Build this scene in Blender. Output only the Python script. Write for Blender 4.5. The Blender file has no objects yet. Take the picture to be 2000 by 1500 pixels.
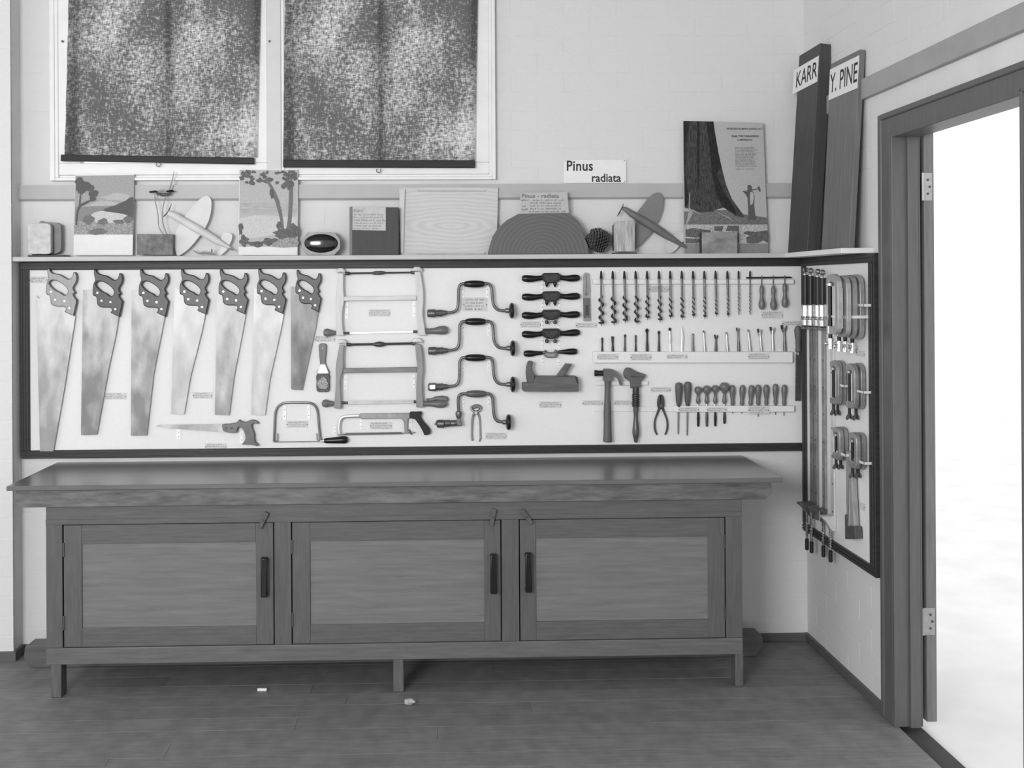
import bpy, bmesh, math, random
from mathutils import Vector, Matrix
random.seed(7)
S = bpy.context.scene
COL = S.collection
# ------------------------------------------------------------------ camera
F, YAW, ROLL, PITCH, CX, CY, CAMD, CAMH = 2100.0, .0282, .0057, -.0011, 904.24, 553.75, 4.8, 1.6105
xr = Vector((math.cos(YAW), -math.sin(YAW), 0)); yr = Vector((math.sin(YAW), math.cos(YAW), 0)); zz = Vector((0, 0, 1))
FWD = math.cos(PITCH) * yr - math.sin(PITCH) * zz; z2 = math.sin(PITCH) * yr + math.cos(PITCH) * zz
RT = math.cos(ROLL) * xr - math.sin(ROLL) * z2; UP = math.sin(ROLL) * xr + math.cos(ROLL) * z2
CAM = Vector((0, -CAMD, CAMH))
cam = bpy.data.cameras.new('camera'); cam.sensor_fit = 'HORIZONTAL'; cam.sensor_width = 36
cam.lens = F / 2000 * 36; cam.shift_x = (1000 - CX) / 2000; cam.shift_y = (CY - 750) / 2000
cam.clip_start = .05; cam.clip_end = 200
co = bpy.data.objects.new('camera', cam); COL.objects.link(co)
m = Matrix((RT, UP, -FWD)).transposed().to_4x4(); m.translation = CAM; co.matrix_world = m
S.camera = co
# ------------------------------------------------------------------ light
w = bpy.data.worlds.new('overcast'); S.world = w; w.use_nodes = True
bg = w.node_tree.nodes['Background']; bg.inputs[0].default_value = (1, 1, 1, 1); bg.inputs[1].default_value = 1.16
def area(name, loc, to, sx, sy, power):
    l = bpy.data.lights.new(name, 'AREA'); l.shape = 'RECTANGLE'; l.size = sx; l.size_y = sy; l.energy = power
    o = bpy.data.objects.new(name, l); COL.objects.link(o); o.location = loc
    o.rotation_euler = (Vector(to) - Vector(loc)).to_track_quat('-Z', 'Y').to_euler()
    return o
area('window_light', (-2.0, -5.9, 2.1), (.4, 0, 1.0), 1.6, 1.4, 150)
S.view_settings.view_transform = 'Standard'; S.view_settings.look = 'None'; S.view_settings.gamma = 1
S.view_settings.use_curve_mapping = False; S.view_settings.exposure = 0.24

# ------------------------------------------------------------------ helpers
def ray(px, py): return FWD + RT * ((px - CX) / F) - UP * ((py - CY) / F)
def P(px, py, Y):
    d = ray(px, py); return CAM + d * ((Y - CAM.y) / d.y)
def PX(px, py, X):
    d = ray(px, py); return CAM + d * ((X - CAM.x) / d.x)
def PZ(px, py, Z):
    d = ray(px, py); return CAM + d * ((Z - CAM.z) / d.z)
PM = 1 / 440.0                                   # metres per photo pixel at the back wall

MATS = {}
def mat(v, rough=.6, metal=0, var=.12, scale=25, st=None, bump=0, spec=.4, coat=0, stain=0, key=None):
    k = (round(v, 3), rough, metal, var, scale, st, bump, spec, coat, stain, key)
    if k in MATS: return MATS[k]
    M = bpy.data.materials.new('grey_%d' % len(MATS)); M.use_nodes = True; n = M.node_tree.nodes; L = M.node_tree.links
    b = n['Principled BSDF']; b.inputs['Roughness'].default_value = rough; b.inputs['Metallic'].default_value = metal
    b.inputs['Specular IOR Level'].default_value = spec; b.inputs['Coat Weight'].default_value = coat; b.inputs['Coat Roughness'].default_value = .18
    tc = n.new('ShaderNodeTexCoord'); mp = n.new('ShaderNodeMapping'); L.new(tc.outputs['Object'], mp.inputs[0])
    mp.inputs['Scale'].default_value = st or (1, 1, 1)
    nz = n.new('ShaderNodeTexNoise'); nz.inputs['Scale'].default_value = scale; nz.inputs['Detail'].default_value = 5; nz.inputs['Roughness'].default_value = .6
    L.new(mp.outputs[0], nz.inputs['Vector'])
    r = n.new('ShaderNodeValToRGB'); L.new(nz.outputs[0], r.inputs[0])
    lo, hi = v * (1 - var * 1.6), min(1, v * (1 + var * 1.6))
    r.color_ramp.elements[0].position = .25; r.color_ramp.elements[1].position = .75
    r.color_ramp.elements[0].color = (lo, lo, lo, 1); r.color_ramp.elements[1].color = (hi, hi, hi, 1)
    out = r.outputs[0]
    if stain:
        n2 = n.new('ShaderNodeTexNoise'); n2.inputs['Scale'].default_value = 9; n2.inputs['Detail'].default_value = 6
        m2 = n.new('ShaderNodeMapping'); L.new(tc.outputs['Object'], m2.inputs[0]); m2.inputs['Scale'].default_value = (1.6, 1, .7)
        m2.inputs['Location'].default_value = (random.random() * 9, 0, random.random() * 9)
        L.new(m2.outputs[0], n2.inputs['Vector'])
        sx_ = n.new('ShaderNodeSeparateXYZ'); L.new(tc.outputs['Object'], sx_.inputs[0]); ma = n.new('ShaderNodeMath'); ma.operation = 'MULTIPLY_ADD'; L.new(sx_.outputs[2], ma.inputs[0]); ma.inputs[1].default_value = -.55; L.new(n2.outputs[0], ma.inputs[2])
        r2 = n.new('ShaderNodeValToRGB'); L.new(ma.outputs[0], r2.inputs[0])
        r2.color_ramp.elements[0].position = .36; r2.color_ramp.elements[1].position = .68
        d = 1 - stain
        r2.color_ramp.elements[0].color = (1, 1, 1, 1); r2.color_ramp.elements[1].color = (d, d, d, 1)
        mx = n.new('ShaderNodeMixRGB'); mx.blend_type = 'MULTIPLY'; mx.inputs[0].default_value = 1
        L.new(out, mx.inputs[1]); L.new(r2.outputs[0], mx.inputs[2]); out = mx.outputs[0]
    L.new(out, b.inputs['Base Color'])
    if bump:
        bp = n.new('ShaderNodeBump'); bp.inputs['Strength'].default_value = bump; bp.inputs['Distance'].default_value = .004
        L.new(nz.outputs[0], bp.inputs['Height']); L.new(bp.outputs[0], b.inputs['Normal'])
    MATS[k] = M; return M

def wood(v, axis='x', rough=.5, var=.16, spec=.35, coat=0, scale=9):
    st = {'x': (.9, 9, 11), 'z': (11, 9, .9), 'y': (11, .9, 9)}[axis]
    return mat(v, rough, 0, var, scale, st, .05, spec, coat)

def reveal(o, mt):
    o.data.materials.append(mt)

class MB:
    def __init__(s): s.v = []; s.f = []
    def box(s, x0, x1, y0, y1, z0, z1):
        i = len(s.v); s.v += [(x, y, z) for z in (z0, z1) for y in (y0, y1) for x in (x0, x1)]
        s.f += [tuple(i + k for k in q) for q in ((0, 2, 3, 1), (4, 5, 7, 6), (0, 1, 5, 4), (2, 6, 7, 3), (0, 4, 6, 2), (1, 3, 7, 5))]
        return s
    def hexa(s, p):                              # 8 points: 4 front (ccw), 4 back
        i = len(s.v); s.v += [tuple(q) for q in p]
        s.f += [tuple(i + k for k in q) for q in ((0, 1, 2, 3), (7, 6, 5, 4), (0, 4, 5, 1), (1, 5, 6, 2), (2, 6, 7, 3), (3, 7, 4, 0))]
        return s
    def tube(s, pts, r, n=10, sq=1.0):
        pts = [Vector(p) for p in pts]
        if not isinstance(r, (list, tuple)): r = [r] * len(pts)
        nrm = None; base = len(s.v)
        for i, p in enumerate(pts):
            t = (pts[min(i + 1, len(pts) - 1)] - pts[max(i - 1, 0)])
            if t.length < 1e-9: t = Vector((0, 0, 1))
            t.normalize()
            if nrm is None:
                nrm = t.cross(Vector((0, 1, 0)))
                if nrm.length < .1: nrm = t.cross(Vector((1, 0, 0)))
            nrm = (nrm - t * nrm.dot(t)).normalized(); bn = t.cross(nrm)
            for k in range(n):
                a = 2 * math.pi * k / n
                s.v.append(tuple(p + nrm * (r[i] * math.cos(a)) + bn * (r[i] * math.sin(a) * sq)))
        for i in range(len(pts) - 1):
            for k in range(n):
                a, b = base + i * n + k, base + i * n + (k + 1) % n
                s.f.append((a, b, b + n, a + n))
        s.f.append(tuple(base + k for k in range(n))[::-1]); s.f.append(tuple(base + (len(pts) - 1) * n + k for k in range(n)))
        return s
    def poly(s, pts):
        i = len(s.v); s.v += [tuple(p) for p in pts]; s.f.append(tuple(range(i, i + len(pts)))); return s
    def build(s, name, mt, parent=None, bevel=0, smooth=True, seg=2):
        off = parent_loc(parent)
        me = bpy.data.meshes.new(name); me.from_pydata([tuple(Vector(p) - off) for p in s.v], [], s.f)
        return finish(me, name, mt, parent, bevel, smooth, seg)

def parent_loc(p):
    l = Vector((0, 0, 0))
    while p is not None: l += p.location; p = p.parent
    return l
def finish(me, name, mt, parent, bevel, smooth, seg=2):
    b = bmesh.new(); b.from_mesh(me); bmesh.ops.recalc_face_normals(b, faces=b.faces); b.to_mesh(me); b.free()
    o = bpy.data.objects.new(name, me); COL.objects.link(o); o.parent = parent
    me.materials.append(mt)
    if smooth:
        for p in me.polygons: p.use_smooth = True
        me.set_sharp_from_angle(angle=math.radians(38))
    if bevel:
        md = o.modifiers.new('soft_edge', 'BEVEL'); md.width = bevel; md.segments = seg; md.limit_method = 'ANGLE'; md.angle_limit = math.radians(40)
        md.harden_normals = False
    return o

def tag(o, label=None, cat=None, group=None, kind=None):
    if label: o['label'] = label
    if cat: o['category'] = cat
    if group: o['group'] = group
    if kind: o['kind'] = kind
    return o
def thing(name, label, cat, loc=(0, 0, 0), group=None):
    o = bpy.data.objects.new(name, None); COL.objects.link(o); o.location = loc; o.empty_display_size = .02
    return tag(o, label, cat, group)
def rebase(o):                                   # put a top-level mesh's origin at its middle
    me = o.data
    c = sum((v.co for v in me.vertices), Vector()) / max(1, len(me.vertices))
    for v in me.vertices: v.co -= c
    o.location = c; return o

def cr(pts, n=4, closed=True):                   # Catmull-Rom through the points
    out = []; N = len(pts)
    rng = range(N) if closed else range(N - 1)
    for i in rng:
        p = [pts[(i + k) % N] if closed else pts[min(max(i + k, 0), N - 1)] for k in (-1, 0, 1, 2)]
        for j in range(n):
            t = j / n
            out.append(tuple(.5 * (2 * p[1][a] + (p[2][a] - p[0][a]) * t + (2 * p[0][a] - 5 * p[1][a] + 4 * p[2][a] - p[3][a]) * t * t
                                   + (3 * p[1][a] - p[0][a] - 3 * p[2][a] + p[3][a]) * t ** 3) for a in range(len(p[0]))))
    if not closed: out.append(tuple(pts[-1]))
    return out
def zm(pts, x0, y0, k):                          # zoomed-crop coordinates to photo pixels
    return [(x0 + p[0] * k, y0 + p[1] * k) + tuple(q * k for q in p[2:]) for p in pts]

def prism3(name, front, back, mt, parent, holes=None, bevel=0, side=None):
    off = parent_loc(parent)
    b = bmesh.new(); loops = []
    for fr, bk in [(front, back)] + list(holes or []):
        loops.append(([b.verts.new(Vector(p) - off) for p in fr], [b.verts.new(Vector(p) - off) for p in bk]))
    for fr, bk in loops:
        n = len(fr)
        for i in range(n):
            f = b.faces.new((fr[i], fr[(i + 1) % n], bk[(i + 1) % n], bk[i]))
            if side: f.material_index = 1
    if not holes:
        b.faces.new(loops[0][0]); b.faces.new(loops[0][1][::-1])
    else:
        for w_ in (0, 1):
            es = []
            for lp in loops:
                vs = lp[w_]
                for i in range(len(vs)):
                    e = b.edges.get((vs[i], vs[(i + 1) % len(vs)])) or b.edges.new((vs[i], vs[(i + 1) % len(vs)]))
                    es.append(e)
            bmesh.ops.triangle_fill(b, edges=es, use_beauty=True, use_dissolve=False)
    me = bpy.data.meshes.new(name); b.to_mesh(me); b.free()
    o = finish(me, name, mt, parent, bevel, True)
    if side: me.materials.append(side)
    return o
def pr(name, pts, Yf, Yb, mt, parent=None, hole=None, bevel=0, side=None):
    mk = lambda q: ([P(p[0], p[1], Yf) for p in q], [Vector((v.x, Yb, v.z)) for v in (P(p[0], p[1], Yf) for p in q)])
    a, c = mk(pts)
    return prism3(name, a, c, mt, parent, [mk(h) for h in hole] if hole else None, bevel, side)
def prx(name, pts, Xf, Xb, mt, parent=None, bevel=0, hole=None):
    mk = lambda q: ([PX(p[0], p[1], Xf) for p in q], [Vector((Xb, v.y, v.z)) for v in (PX(p[0], p[1], Xf) for p in q)])
    a, c = mk(pts)
    return prism3(name, a, c, mt, parent, [mk(h) for h in hole] if hole else None, bevel)
def tb(name, pts, Y, mt, parent=None, r=None, n=12, sq=1.0, bevel=0):
    q = [P(p[0], p[1], Y) for p in pts]
    rr = [p[2] * PM for p in pts] if r is None else r * PM
    return MB().tube(q, rr, n, sq).build(name, mt, parent, bevel)
def tbx(name, pts, X, mt, parent=None, r=None, n=10):
    q = [PX(p[0], p[1], X) for p in pts]
    rr = [p[2] / 465 for p in pts] if r is None else r / 465
    return MB().tube(q, rr, n).build(name, mt, parent)
def rectpx(x0, y0, x1, y1): return [(x0, y0), (x1, y0), (x1, y1), (x0, y1)]
def flat(name, polys, Y, mt, parent):
    b = MB()
    for i, p in enumerate(polys): b.poly([P(q[0], q[1], Y - i * .000012) for q in p])
    return b.build(name, mt, parent, smooth=False)
def blob(cx, cy, rx, ry, n=14, rough=.25):
    return [(cx + rx * math.cos(a) * (1 + random.uniform(-rough, rough)), cy + ry * math.sin(a) * (1 + random.uniform(-rough, rough)))
            for a in [2 * math.pi * i / n for i in range(n)]]
def text3(name, body, O, U, V, mt, parent, bold=0.0, depth=.0003, shear=0, ch=1.0):
    cu = bpy.data.curves.new(name, 'FONT'); cu.body = body; cu.size = 1; cu.offset = bold; cu.shear = shear; cu.resolution_u = 3; cu.space_character = ch
    t = bpy.data.objects.new(name, cu); COL.objects.link(t)
    dg = bpy.context.evaluated_depsgraph_get(); dg.update()
    me = bpy.data.meshes.new_from_object(t.evaluated_get(dg)); bpy.data.objects.remove(t); bpy.data.curves.remove(cu)
    xs = [v.co.x for v in me.vertices]; ys = [v.co.y for v in me.vertices]
    x0, x1, y0, y1 = min(xs), max(xs), min(ys), max(ys); off = parent_loc(parent)
    O, U, V = Vector(O), Vector(U), Vector(V)
    for v in me.vertices:
        v.co = O + U * ((v.co.x - x0) / (x1 - x0)) + V * ((v.co.y - y0) / (y1 - y0)) - off
    me.name = name; me.materials.clear(); me.materials.append(mt)
    o = bpy.data.objects.new(name, me); COL.objects.link(o); o.parent = parent
    return o
def textpx(name, body, x0, y0, x1, y1, Y, mt, parent, **k):       # box in photo pixels, y0 top
    O = P(x0, y1, Y); return text3(name, body, O, P(x1, y1, Y) - O, P(x0, y0, Y) - O, mt, parent, **k)

# materials
WALL = mat(.67, .75, 0, .035, 7, None, .25, .25)
WALLB = mat(.68, .7, 0, .04, 30, None, .35, .25)
WHITE = mat(.78, .45, 0, .03, 12)
BOARD = mat(.78, .65, 0, .015, 60)
CARD = mat(.62, .7, 0, .05, 60)
PAPER = mat(.74, .6, 0, .03, 30)
RAILP = mat(.42, .45, 0, .04, 10)
DFR = mat(.036, .45, 0, .2, 14, (1, 8, 8))
DOORP = mat(.105, .4, 0, .1, 8, (8, 8, .8))
BLACK = mat(.009, .3, 0, .2, 30, None, 0, .4)
BLACKM = mat(.013, .4, 0, .2, 40, None, 0, .4)
STEEL = mat(.62, .32, .9, .08, 30)
STEELD = mat(.16, .42, .7, .2, 40)
IRON = mat(.075, .42, .5, .25, 40)
CAST = mat(.22, .42, .55, .15, 40)
NICKEL = mat(.85, .2, 1, .05, 30)
INK = mat(.03, .7, 0, .1, 50)
PENCIL = mat(.26, .8, 0, .1, 50)
HANDLE = mat(.047, .38, 0, .14, 9, (9, 9, 1), .03, .45)
HEDGE_SHADE = mat(.026, .35, 0, .2, 20)  # handle edges: shading of the rounded rims put into a darker colour
WAWL = mat(.15, .33, 0, .15, 9, (10, 10, 1), 0, .5)
WTOOL = wood(.105, 'z', .45)

# ------------------------------------------------------------------ setting
XR = 1.680
ZSH = P(800, 498, -.09).z                        # shelf top
W_X0, W_X1, W_Z0 = P(101, 200, 0).x, P(967, 200, 0).x, P(535, 353, 0).z
W_Z1, CEIL = 3.25, 3.75
wb = MB().box(-3.6, W_X0, 0, .24, 0, CEIL).box(W_X1, XR + .098, 0, .24, 0, CEIL).box(W_X0, W_X1, 0, .24, 0, W_Z0).box(W_X0, W_X1, 0, .24, W_Z1, CEIL)
wall_back = tag(wb.build('wall_back', WALL, smooth=False), 'white painted brick wall behind the tool board and bench', 'wall', kind='structure')
brick_me = None
def brick(parent, axis, a0, a1, z0, z1, face, jut):
    """one painted brick, proud of the wall by jut: shared unit mesh, scaled"""
    global brick_me
    if brick_me is None:
        o = MB().box(-.5, .5, -.5, .5, -.5, .5).build('brick', WALLB, parent, 0, False); brick_me = o.data
        b = bmesh.new(); b.from_mesh(brick_me)
        bmesh.ops.bevel(b, geom=[e for e in b.edges if all(abs(v.co.y + .5) < .01 for v in e.verts)], offset=.045, segments=1, affect='EDGES')
        b.to_mesh(brick_me); b.free()
    else:
        o = bpy.data.objects.new('brick', brick_me); COL.objects.link(o); o.parent = parent
    if axis == 'x':
        o.location = Vector(((a0 + a1) / 2, face - jut / 2 + .004, (z0 + z1) / 2)) - parent_loc(parent); o.scale = (a1 - a0, jut + .008, z1 - z0)
    else:
        o.location = Vector((face - jut / 2 + .004, (a0 + a1) / 2, (z0 + z1) / 2)) - parent_loc(parent); o.rotation_euler = (0, 0, -math.pi / 2); o.scale = (a1 - a0, jut + .008, z1 - z0)
def course(parent, axis, a0, a1, z0, z1, face, zbase=.02, seed=1):
    rr = random.Random(seed); k = int((z0 - zbase) / .0845); z = zbase + k * .0845
    while z < z1:
        lo, hi = max(z + .002, z0), min(z + .0825, z1)
        a = math.floor(a0 / .238) * .238 + (.119 if k % 2 else 0) - .238
        while a < a1:
            b0, b1 = max(a + .002, a0), min(a + .236, a1)
            if b1 - b0 > .03 and hi - lo > .02: brick(parent, axis, b0, b1, lo, hi, face, rr.uniform(.0006, .0016))
            a += .238
        z += .0845; k += 1
TOPV = P(900, -25, 0).z
course(wall_back, 'x', W_X1 + .004, XR, P(1200, 352, 0).z, TOPV, 0, seed=2)
course(wall_back, 'x', W_X1 - .05, XR, ZSH + .0, P(1200, 400, 0).z, 0, seed=3)
course(wall_back, 'x', P(40, 200, 0).x, W_X0 - .004, P(50, 352, 0).z, TOPV, 0, seed=4)
course(wall_back, 'x', P(40, 200, 0).x, W_X1 - .05, ZSH, P(500, 400, 0).z, 0, seed=8)
course(wall_back, 'x', P(1440, 1100, 0).x, XR, .036, .82, 0, seed=5)
course(wall_back, 'x', P(40, 1100, 0).x, P(100, 1100, 0).x, .036, .82, 0, seed=6)

# right wall with doorway
yA, yB = PX(1719, 800, XR - .018).y, PX(1741, 800, XR - .018).y
ZD = PX(1719, 225, XR - .018).z                   # architrave top
ZDO = ZD - .075                                   # opening top
wr = MB().box(XR, XR + .088, yB + .001, 0, 0, CEIL).box(XR, XR + .098, yB - .861, yB + .001, ZDO + .001, CEIL).box(XR, XR + .098, -7, yB - .8725, 0, CEIL)
wall_right = tag(wr.build('wall_right', WALL, smooth=False), 'white painted brick side wall with the doorway', 'wall', kind='structure')
course(wall_right, 'y', yA, 0, .036, .56, XR, seed=11)
course(wall_right, 'y', yA, -.70, .56, ZSH + .02, XR, seed=12)
course(wall_right, 'y', yA, 0, ZSH + .04, ZD, XR, seed=13)
course(wall_right, 'y', -1.35, 0, ZD + .0, CEIL - .35, XR, seed=14)
# pier at the left end of the wall
XP = P(23.5, 700, -.105).x
pier = tag(MB().box(-3.6, XP, -.105, 0, 0, CEIL).build('wall_left', WALL, smooth=False), 'white painted brick pier beside the tool board', 'wall', kind='structure')
course(pier, 'x', XP - .45, XP, .06, TOPV + .05, -.105, seed=21)
# floor of planks
floor = tag(MB().box(-3.6, XR + .1, -7, .24, -.06, -.021).build('floor', mat(.05, .8), smooth=False), 'worn grey floorboards under the bench', 'floor', kind='structure')
FW = []
for v in (.195, .207, .218): FW.append(mat(v, .5, 0, .14, 7, (.9, 12, 4), .08, .3, 0, .22))
y = -.0005; k = 0
while y > -3.2:
    xs = [-3.55, random.uniform(-1.2, 1.1), XR - .001]
    for a, b_ in zip(xs, xs[1:]):
        o = MB().box(a + .0004, b_ - .0004, y - .1090, y, -.02, -random.uniform(0, .0005)).build('floor_board', FW[k % 3 if random.random() < .7 else 1], floor, .0005, False, 1); k += 1
    y -= .1095
tag(MB().box(-3.6, XR + .1, -7, .24, CEIL, CEIL + .1).build('ceiling', mat(.28, .8, 0, .04, 5), smooth=False), 'plain grey ceiling above the room', 'ceiling', kind='structure')
# outside ground beyond the doorway
tag(MB().box(XR + .10, 40, -40, 40, -.12, -.04).build('ground_outside', mat(.74, .8, 0, .05, 3), smooth=False), 'pale paved ground outside the doorway', 'ground', kind='structure')

# picture rails, skirting
zt, zb = P(700, 360, -.022).z, P(700, 390, -.022).z
xl, xr_ = P(39, 375, 0).x, P(1560, 375, 0).x
pr_ = MB().box(xl, XR - .001, -.022, 0, zb + .008, zt)
pr_.hexa([(xl, -.022, zb + .008), (XR - .001, -.022, zb + .008), (XR - .001, -.012, zb), (xl, -.012, zb), (xl, -.001, zb + .008), (XR - .001, -.001, zb + .008), (XR - .001, -.001, zb), (xl, -.001, zb)])
tag(pr_.build('trim_1', RAILP, smooth=False), 'light grey picture rail running behind the shelf display', 'rail', kind='structure')
za, zc = PX(1687, 152, XR - .022).z, PX(1687, 192, XR - .022).z
tag(MB().box(XR - .022, XR, -4, 0, zc, za).build('trim_2', mat(.33, .45, 0, .05, 10), bevel=.003, smooth=False), 'grey rail on the side wall above the door', 'rail', kind='structure')
SK = mat(.10, .5, 0, .12, 8, (1, 8, 8))
tag(MB().box(XP, XR, -.014, 0, 0, .036).build('baseboard_back', SK, bevel=.003, smooth=False), 'low dark skirting along the brick wall', 'skirting', kind='structure')
tag(MB().box(XR - .014, XR, yA + .002, 0, 0, .037).build('baseboard_right', SK, bevel=.003, smooth=False), 'low dark skirting along the side wall', 'skirting', kind='structure')
tag(MB().box(-3.6, XP + .014, -.12, -.105, 0, .04).box(XP, XP + .014, -.105, -.014, 0, .04).build('baseboard_left', SK, smooth=False), 'low dark skirting round the pier', 'skirting', kind='structure')

# doorway
ZJ = ZDO
door = thing('door_1', 'dark painted door frame with the door folded back outside', 'door', (XR, yB, 0)); tag(door, kind='structure')
MB().box(XR - .018, XR - .0005, yB, yA, 0, ZD).build('architrave', DOORP, door, .004, False)
MB().box(XR - .024, XR - .0005, yA - .028, yA, 0, ZD).build('architrave_moulding', DOORP, door, .006, False)
MB().box(XR - .018, XR - .0005, yB - .93, yB - .0004, ZD - .085, ZD).build('head_architrave', DOORP, door, .004, False)
MB().box(XR - .026, XR - .0005, yB - .93, yA - .0285, ZD - .022, ZD).build('head_moulding', DOORP, door, .005, False)
xj = P(1797, 800, yB).x
MB().box(XR - .018, xj, yB - .012, yB, 0, ZJ).build('jamb', DOORP, door, .003, False)
MB().box(P(1770, 800, yB).x, P(1790, 800, yB).x, yB - .024, yB - .012, 0, ZJ).build('door_stop', DOORP, door, .002, False)
MB().box(XR - .0178, xj, yB - .8598, yB - .0122, ZJ - .02, ZJ).build('head_lining', DOORP, door, .003, False)
MB().box(XR - .018, xj, yB - .872, yB - .86, 0, ZJ).build('jamb', DOORP, door, .003, False)
x0, x1 = P(1807, 800, yB).x, P(1827, 800, yB).x
leafm = mat(.15, .45, 0, .14, 8, (8, 8, .8))
leaf = MB().box(x0, x1, yB, yB + .78, .012, P(1815, 250, yB).z).build('door_leaf', leafm, door, .003, False)
for (a, b_) in ((338, 392), (1187, 1240)):
    h = MB().box(P(1799, 365, yB).x, P(1820, 365, yB).x, yB - .003, yB + .001, P(1808, b_, yB).z, P(1808, a, yB).z)
    h.tube([(P(1801, a, yB).x, yB - .005, P(1801, b_, yB).z), (P(1801, a, yB).x, yB - .005, P(1801, a, yB).z)], .005, 8)
    hg = h.build('hinge', mat(.36, .35, .6, .1, 30), leaf)
    s = MB()
    for q in (.25, .5, .75): s.tube([(P(1813, 365, yB).x + (.004 if q == .5 else -.003), yB - .0045, P(1808, b_ + (a - b_) * q, yB).z), (P(1813, 365, yB).x + (.004 if q == .5 else -.003), yB - .002, P(1808, b_ + (a - b_) * q, yB).z)], .0045, 10)
    # three screws of one hinge plate
    s.build('screw', IRON, leaf)

# ------------------------------------------------------------------ window
win = thing('window_1', 'white painted double window behind the dark blinds', 'window', ((W_X0 + W_X1) / 2, 0, W_Z0)); tag(win, kind='structure')
def wx(px, y=-.02): return P(px, 250, y).x
def wz(py, y=-.02): return P(535, py, y).z
def wbox(name, x0, x1, ya, yb_, z0, z1, mt=WHITE, bev=.003): return MB().box(x0, x1, ya, yb_, z0, z1).build(name, mt, win, bev, False)
ztop = W_Z1
wbox('frame_side', W_X0, wx(108), -.03, .1, W_Z0, ztop); wbox('frame_side', wx(961), W_X1, -.03, .1, W_Z0, ztop)
wbox('frame_bead', wx(108), wx(115), -.028, .1, wz(346), ztop); wbox('frame_bead', wx(955), wx(961), -.028, .1, wz(346), ztop)
wbox('frame_head', wx(108), wx(961), -.03, .1, ztop - .06, ztop)
wbox('frame_sill', wx(108), wx(961), -.03, .1, W_Z0, wz(346)); wbox('sill_bead', wx(108), wx(961), -.016, .1, wz(346), wz(341))
wbox('mullion', wx(522), wx(550), -.032, .1, wz(346), ztop, mat(.60, .5, 0, .03, 12))  # greyer than the white frame: the mullion's shade is in its colour
wbox('mullion_bead', wx(550), wx(556), -.029, .1, wz(346), ztop)
GL = bpy.data.materials.new('window_glass'); GL.use_nodes = True
gb = GL.node_tree.nodes['Principled BSDF']; gb.inputs['Transmission Weight'].default_value = 1; gb.inputs['Roughness'].default_value = .0; gb.inputs['IOR'].default_value = 1.1; gb.inputs['Base Color'].default_value = (.95, .95, .95, 1)
for (a, b_, st0, st1, g0, g1) in ((115, 522, 158, 497, 325, 339), (556, 955, 576, 919, 738, 751)):
    sb = wbox('sash_rail', wx(a), wx(b_), -.024, .03, wz(341), wz(318))
    wbox('sash_stile', wx(a), wx(st0), -.026, .03, wz(318), ztop - .06); wbox('sash_stile', wx(st1), wx(b_), -.026, .03, wz(318), ztop - .06)
    wbox('sash_rail', wx(st0), wx(st1), -.026, .03, ztop - .12, ztop - .06)
    wbox('glazing_bar', wx(g0), wx(g1), -.027, .025, wz(318), ztop - .12)
    for (p0, p1) in ((st0, g0), (g1, st1)):
        wbox('pane', wx(p0), wx(p1), .0, .003, wz(318), ztop - .12, GL, 0)
for (a, b_) in ((122.5, 81), (526.5, 81)):
    c = P(a, b_, -.030); MB().tube([c, c + Vector((0, -.006, 0))], .005, 10).build('screw', IRON, win)
# blinds
BL = bpy.data.materials.new('blind_cloth'); BL.use_nodes = True; n = BL.node_tree.nodes; L = BL.node_tree.links
for q in list(n): n.remove(q)
out = n.new('ShaderNodeOutputMaterial'); df = n.new('ShaderNodeBsdfDiffuse'); tr = n.new('ShaderNodeBsdfTranslucent'); ad = n.new('ShaderNodeAddShader')
df.inputs[0].default_value = (.055, .055, .055, 1)
tc = n.new('ShaderNodeTexCoord')
def nz_(st, sc, det=4):
    mp = n.new('ShaderNodeMapping'); mp.inputs['Scale'].default_value = st; L.new(tc.outputs['Object'], mp.inputs[0])
    t = n.new('ShaderNodeTexNoise'); t.inputs['Scale'].default_value = sc; t.inputs['Detail'].default_value = det; L.new(mp.outputs[0], t.inputs['Vector']); return t.outputs[0]
def mth(op, a, b_):
    q = n.new('ShaderNodeMath'); q.operation = op
    for i, x in enumerate((a, b_)):
        if isinstance(x, (int, float)): q.inputs[i].default_value = x
        else: L.new(x, q.inputs[i])
    return q.outputs[0]
th = mth('ADD', mth('MULTIPLY', nz_((1, 1, .18), 260, 2), .5), mth('MULTIPLY', nz_((.18, 1, 1), 260, 2), .5))
pa = mth('ADD', mth('MULTIPLY', nz_((1, 1, .6), 4, 4), .62), mth('MULTIPLY', nz_((1, 1, 1), 60, 3), .38))
s_ = mth('ADD', mth('MULTIPLY', th, .95), mth('MULTIPLY', pa, 1.15))
rp = n.new('ShaderNodeValToRGB'); L.new(s_, rp.inputs[0])
rp.color_ramp.elements[0].position = .86; rp.color_ramp.elements[1].position = 1.0
s2 = mth('MULTIPLY', mth('SUBTRACT', s_, .94), 2.6)
s2n = n.new('ShaderNodeMath'); s2n.operation = 'MAXIMUM'; L.new(s2, s2n.inputs[0]); s2n.inputs[1].default_value = .10
s3 = mth('MINIMUM', s2n.outputs[0], .85)
L.new(s3, tr.inputs[0]); L.new(df.outputs[0], ad.inputs[0]); L.new(tr.outputs[0], ad.inputs[1]); L.new(ad.outputs[0], out.inputs[0])
HEM = mat(.02, .6, 0, .2, 30, (.3, 1, 4))
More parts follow.
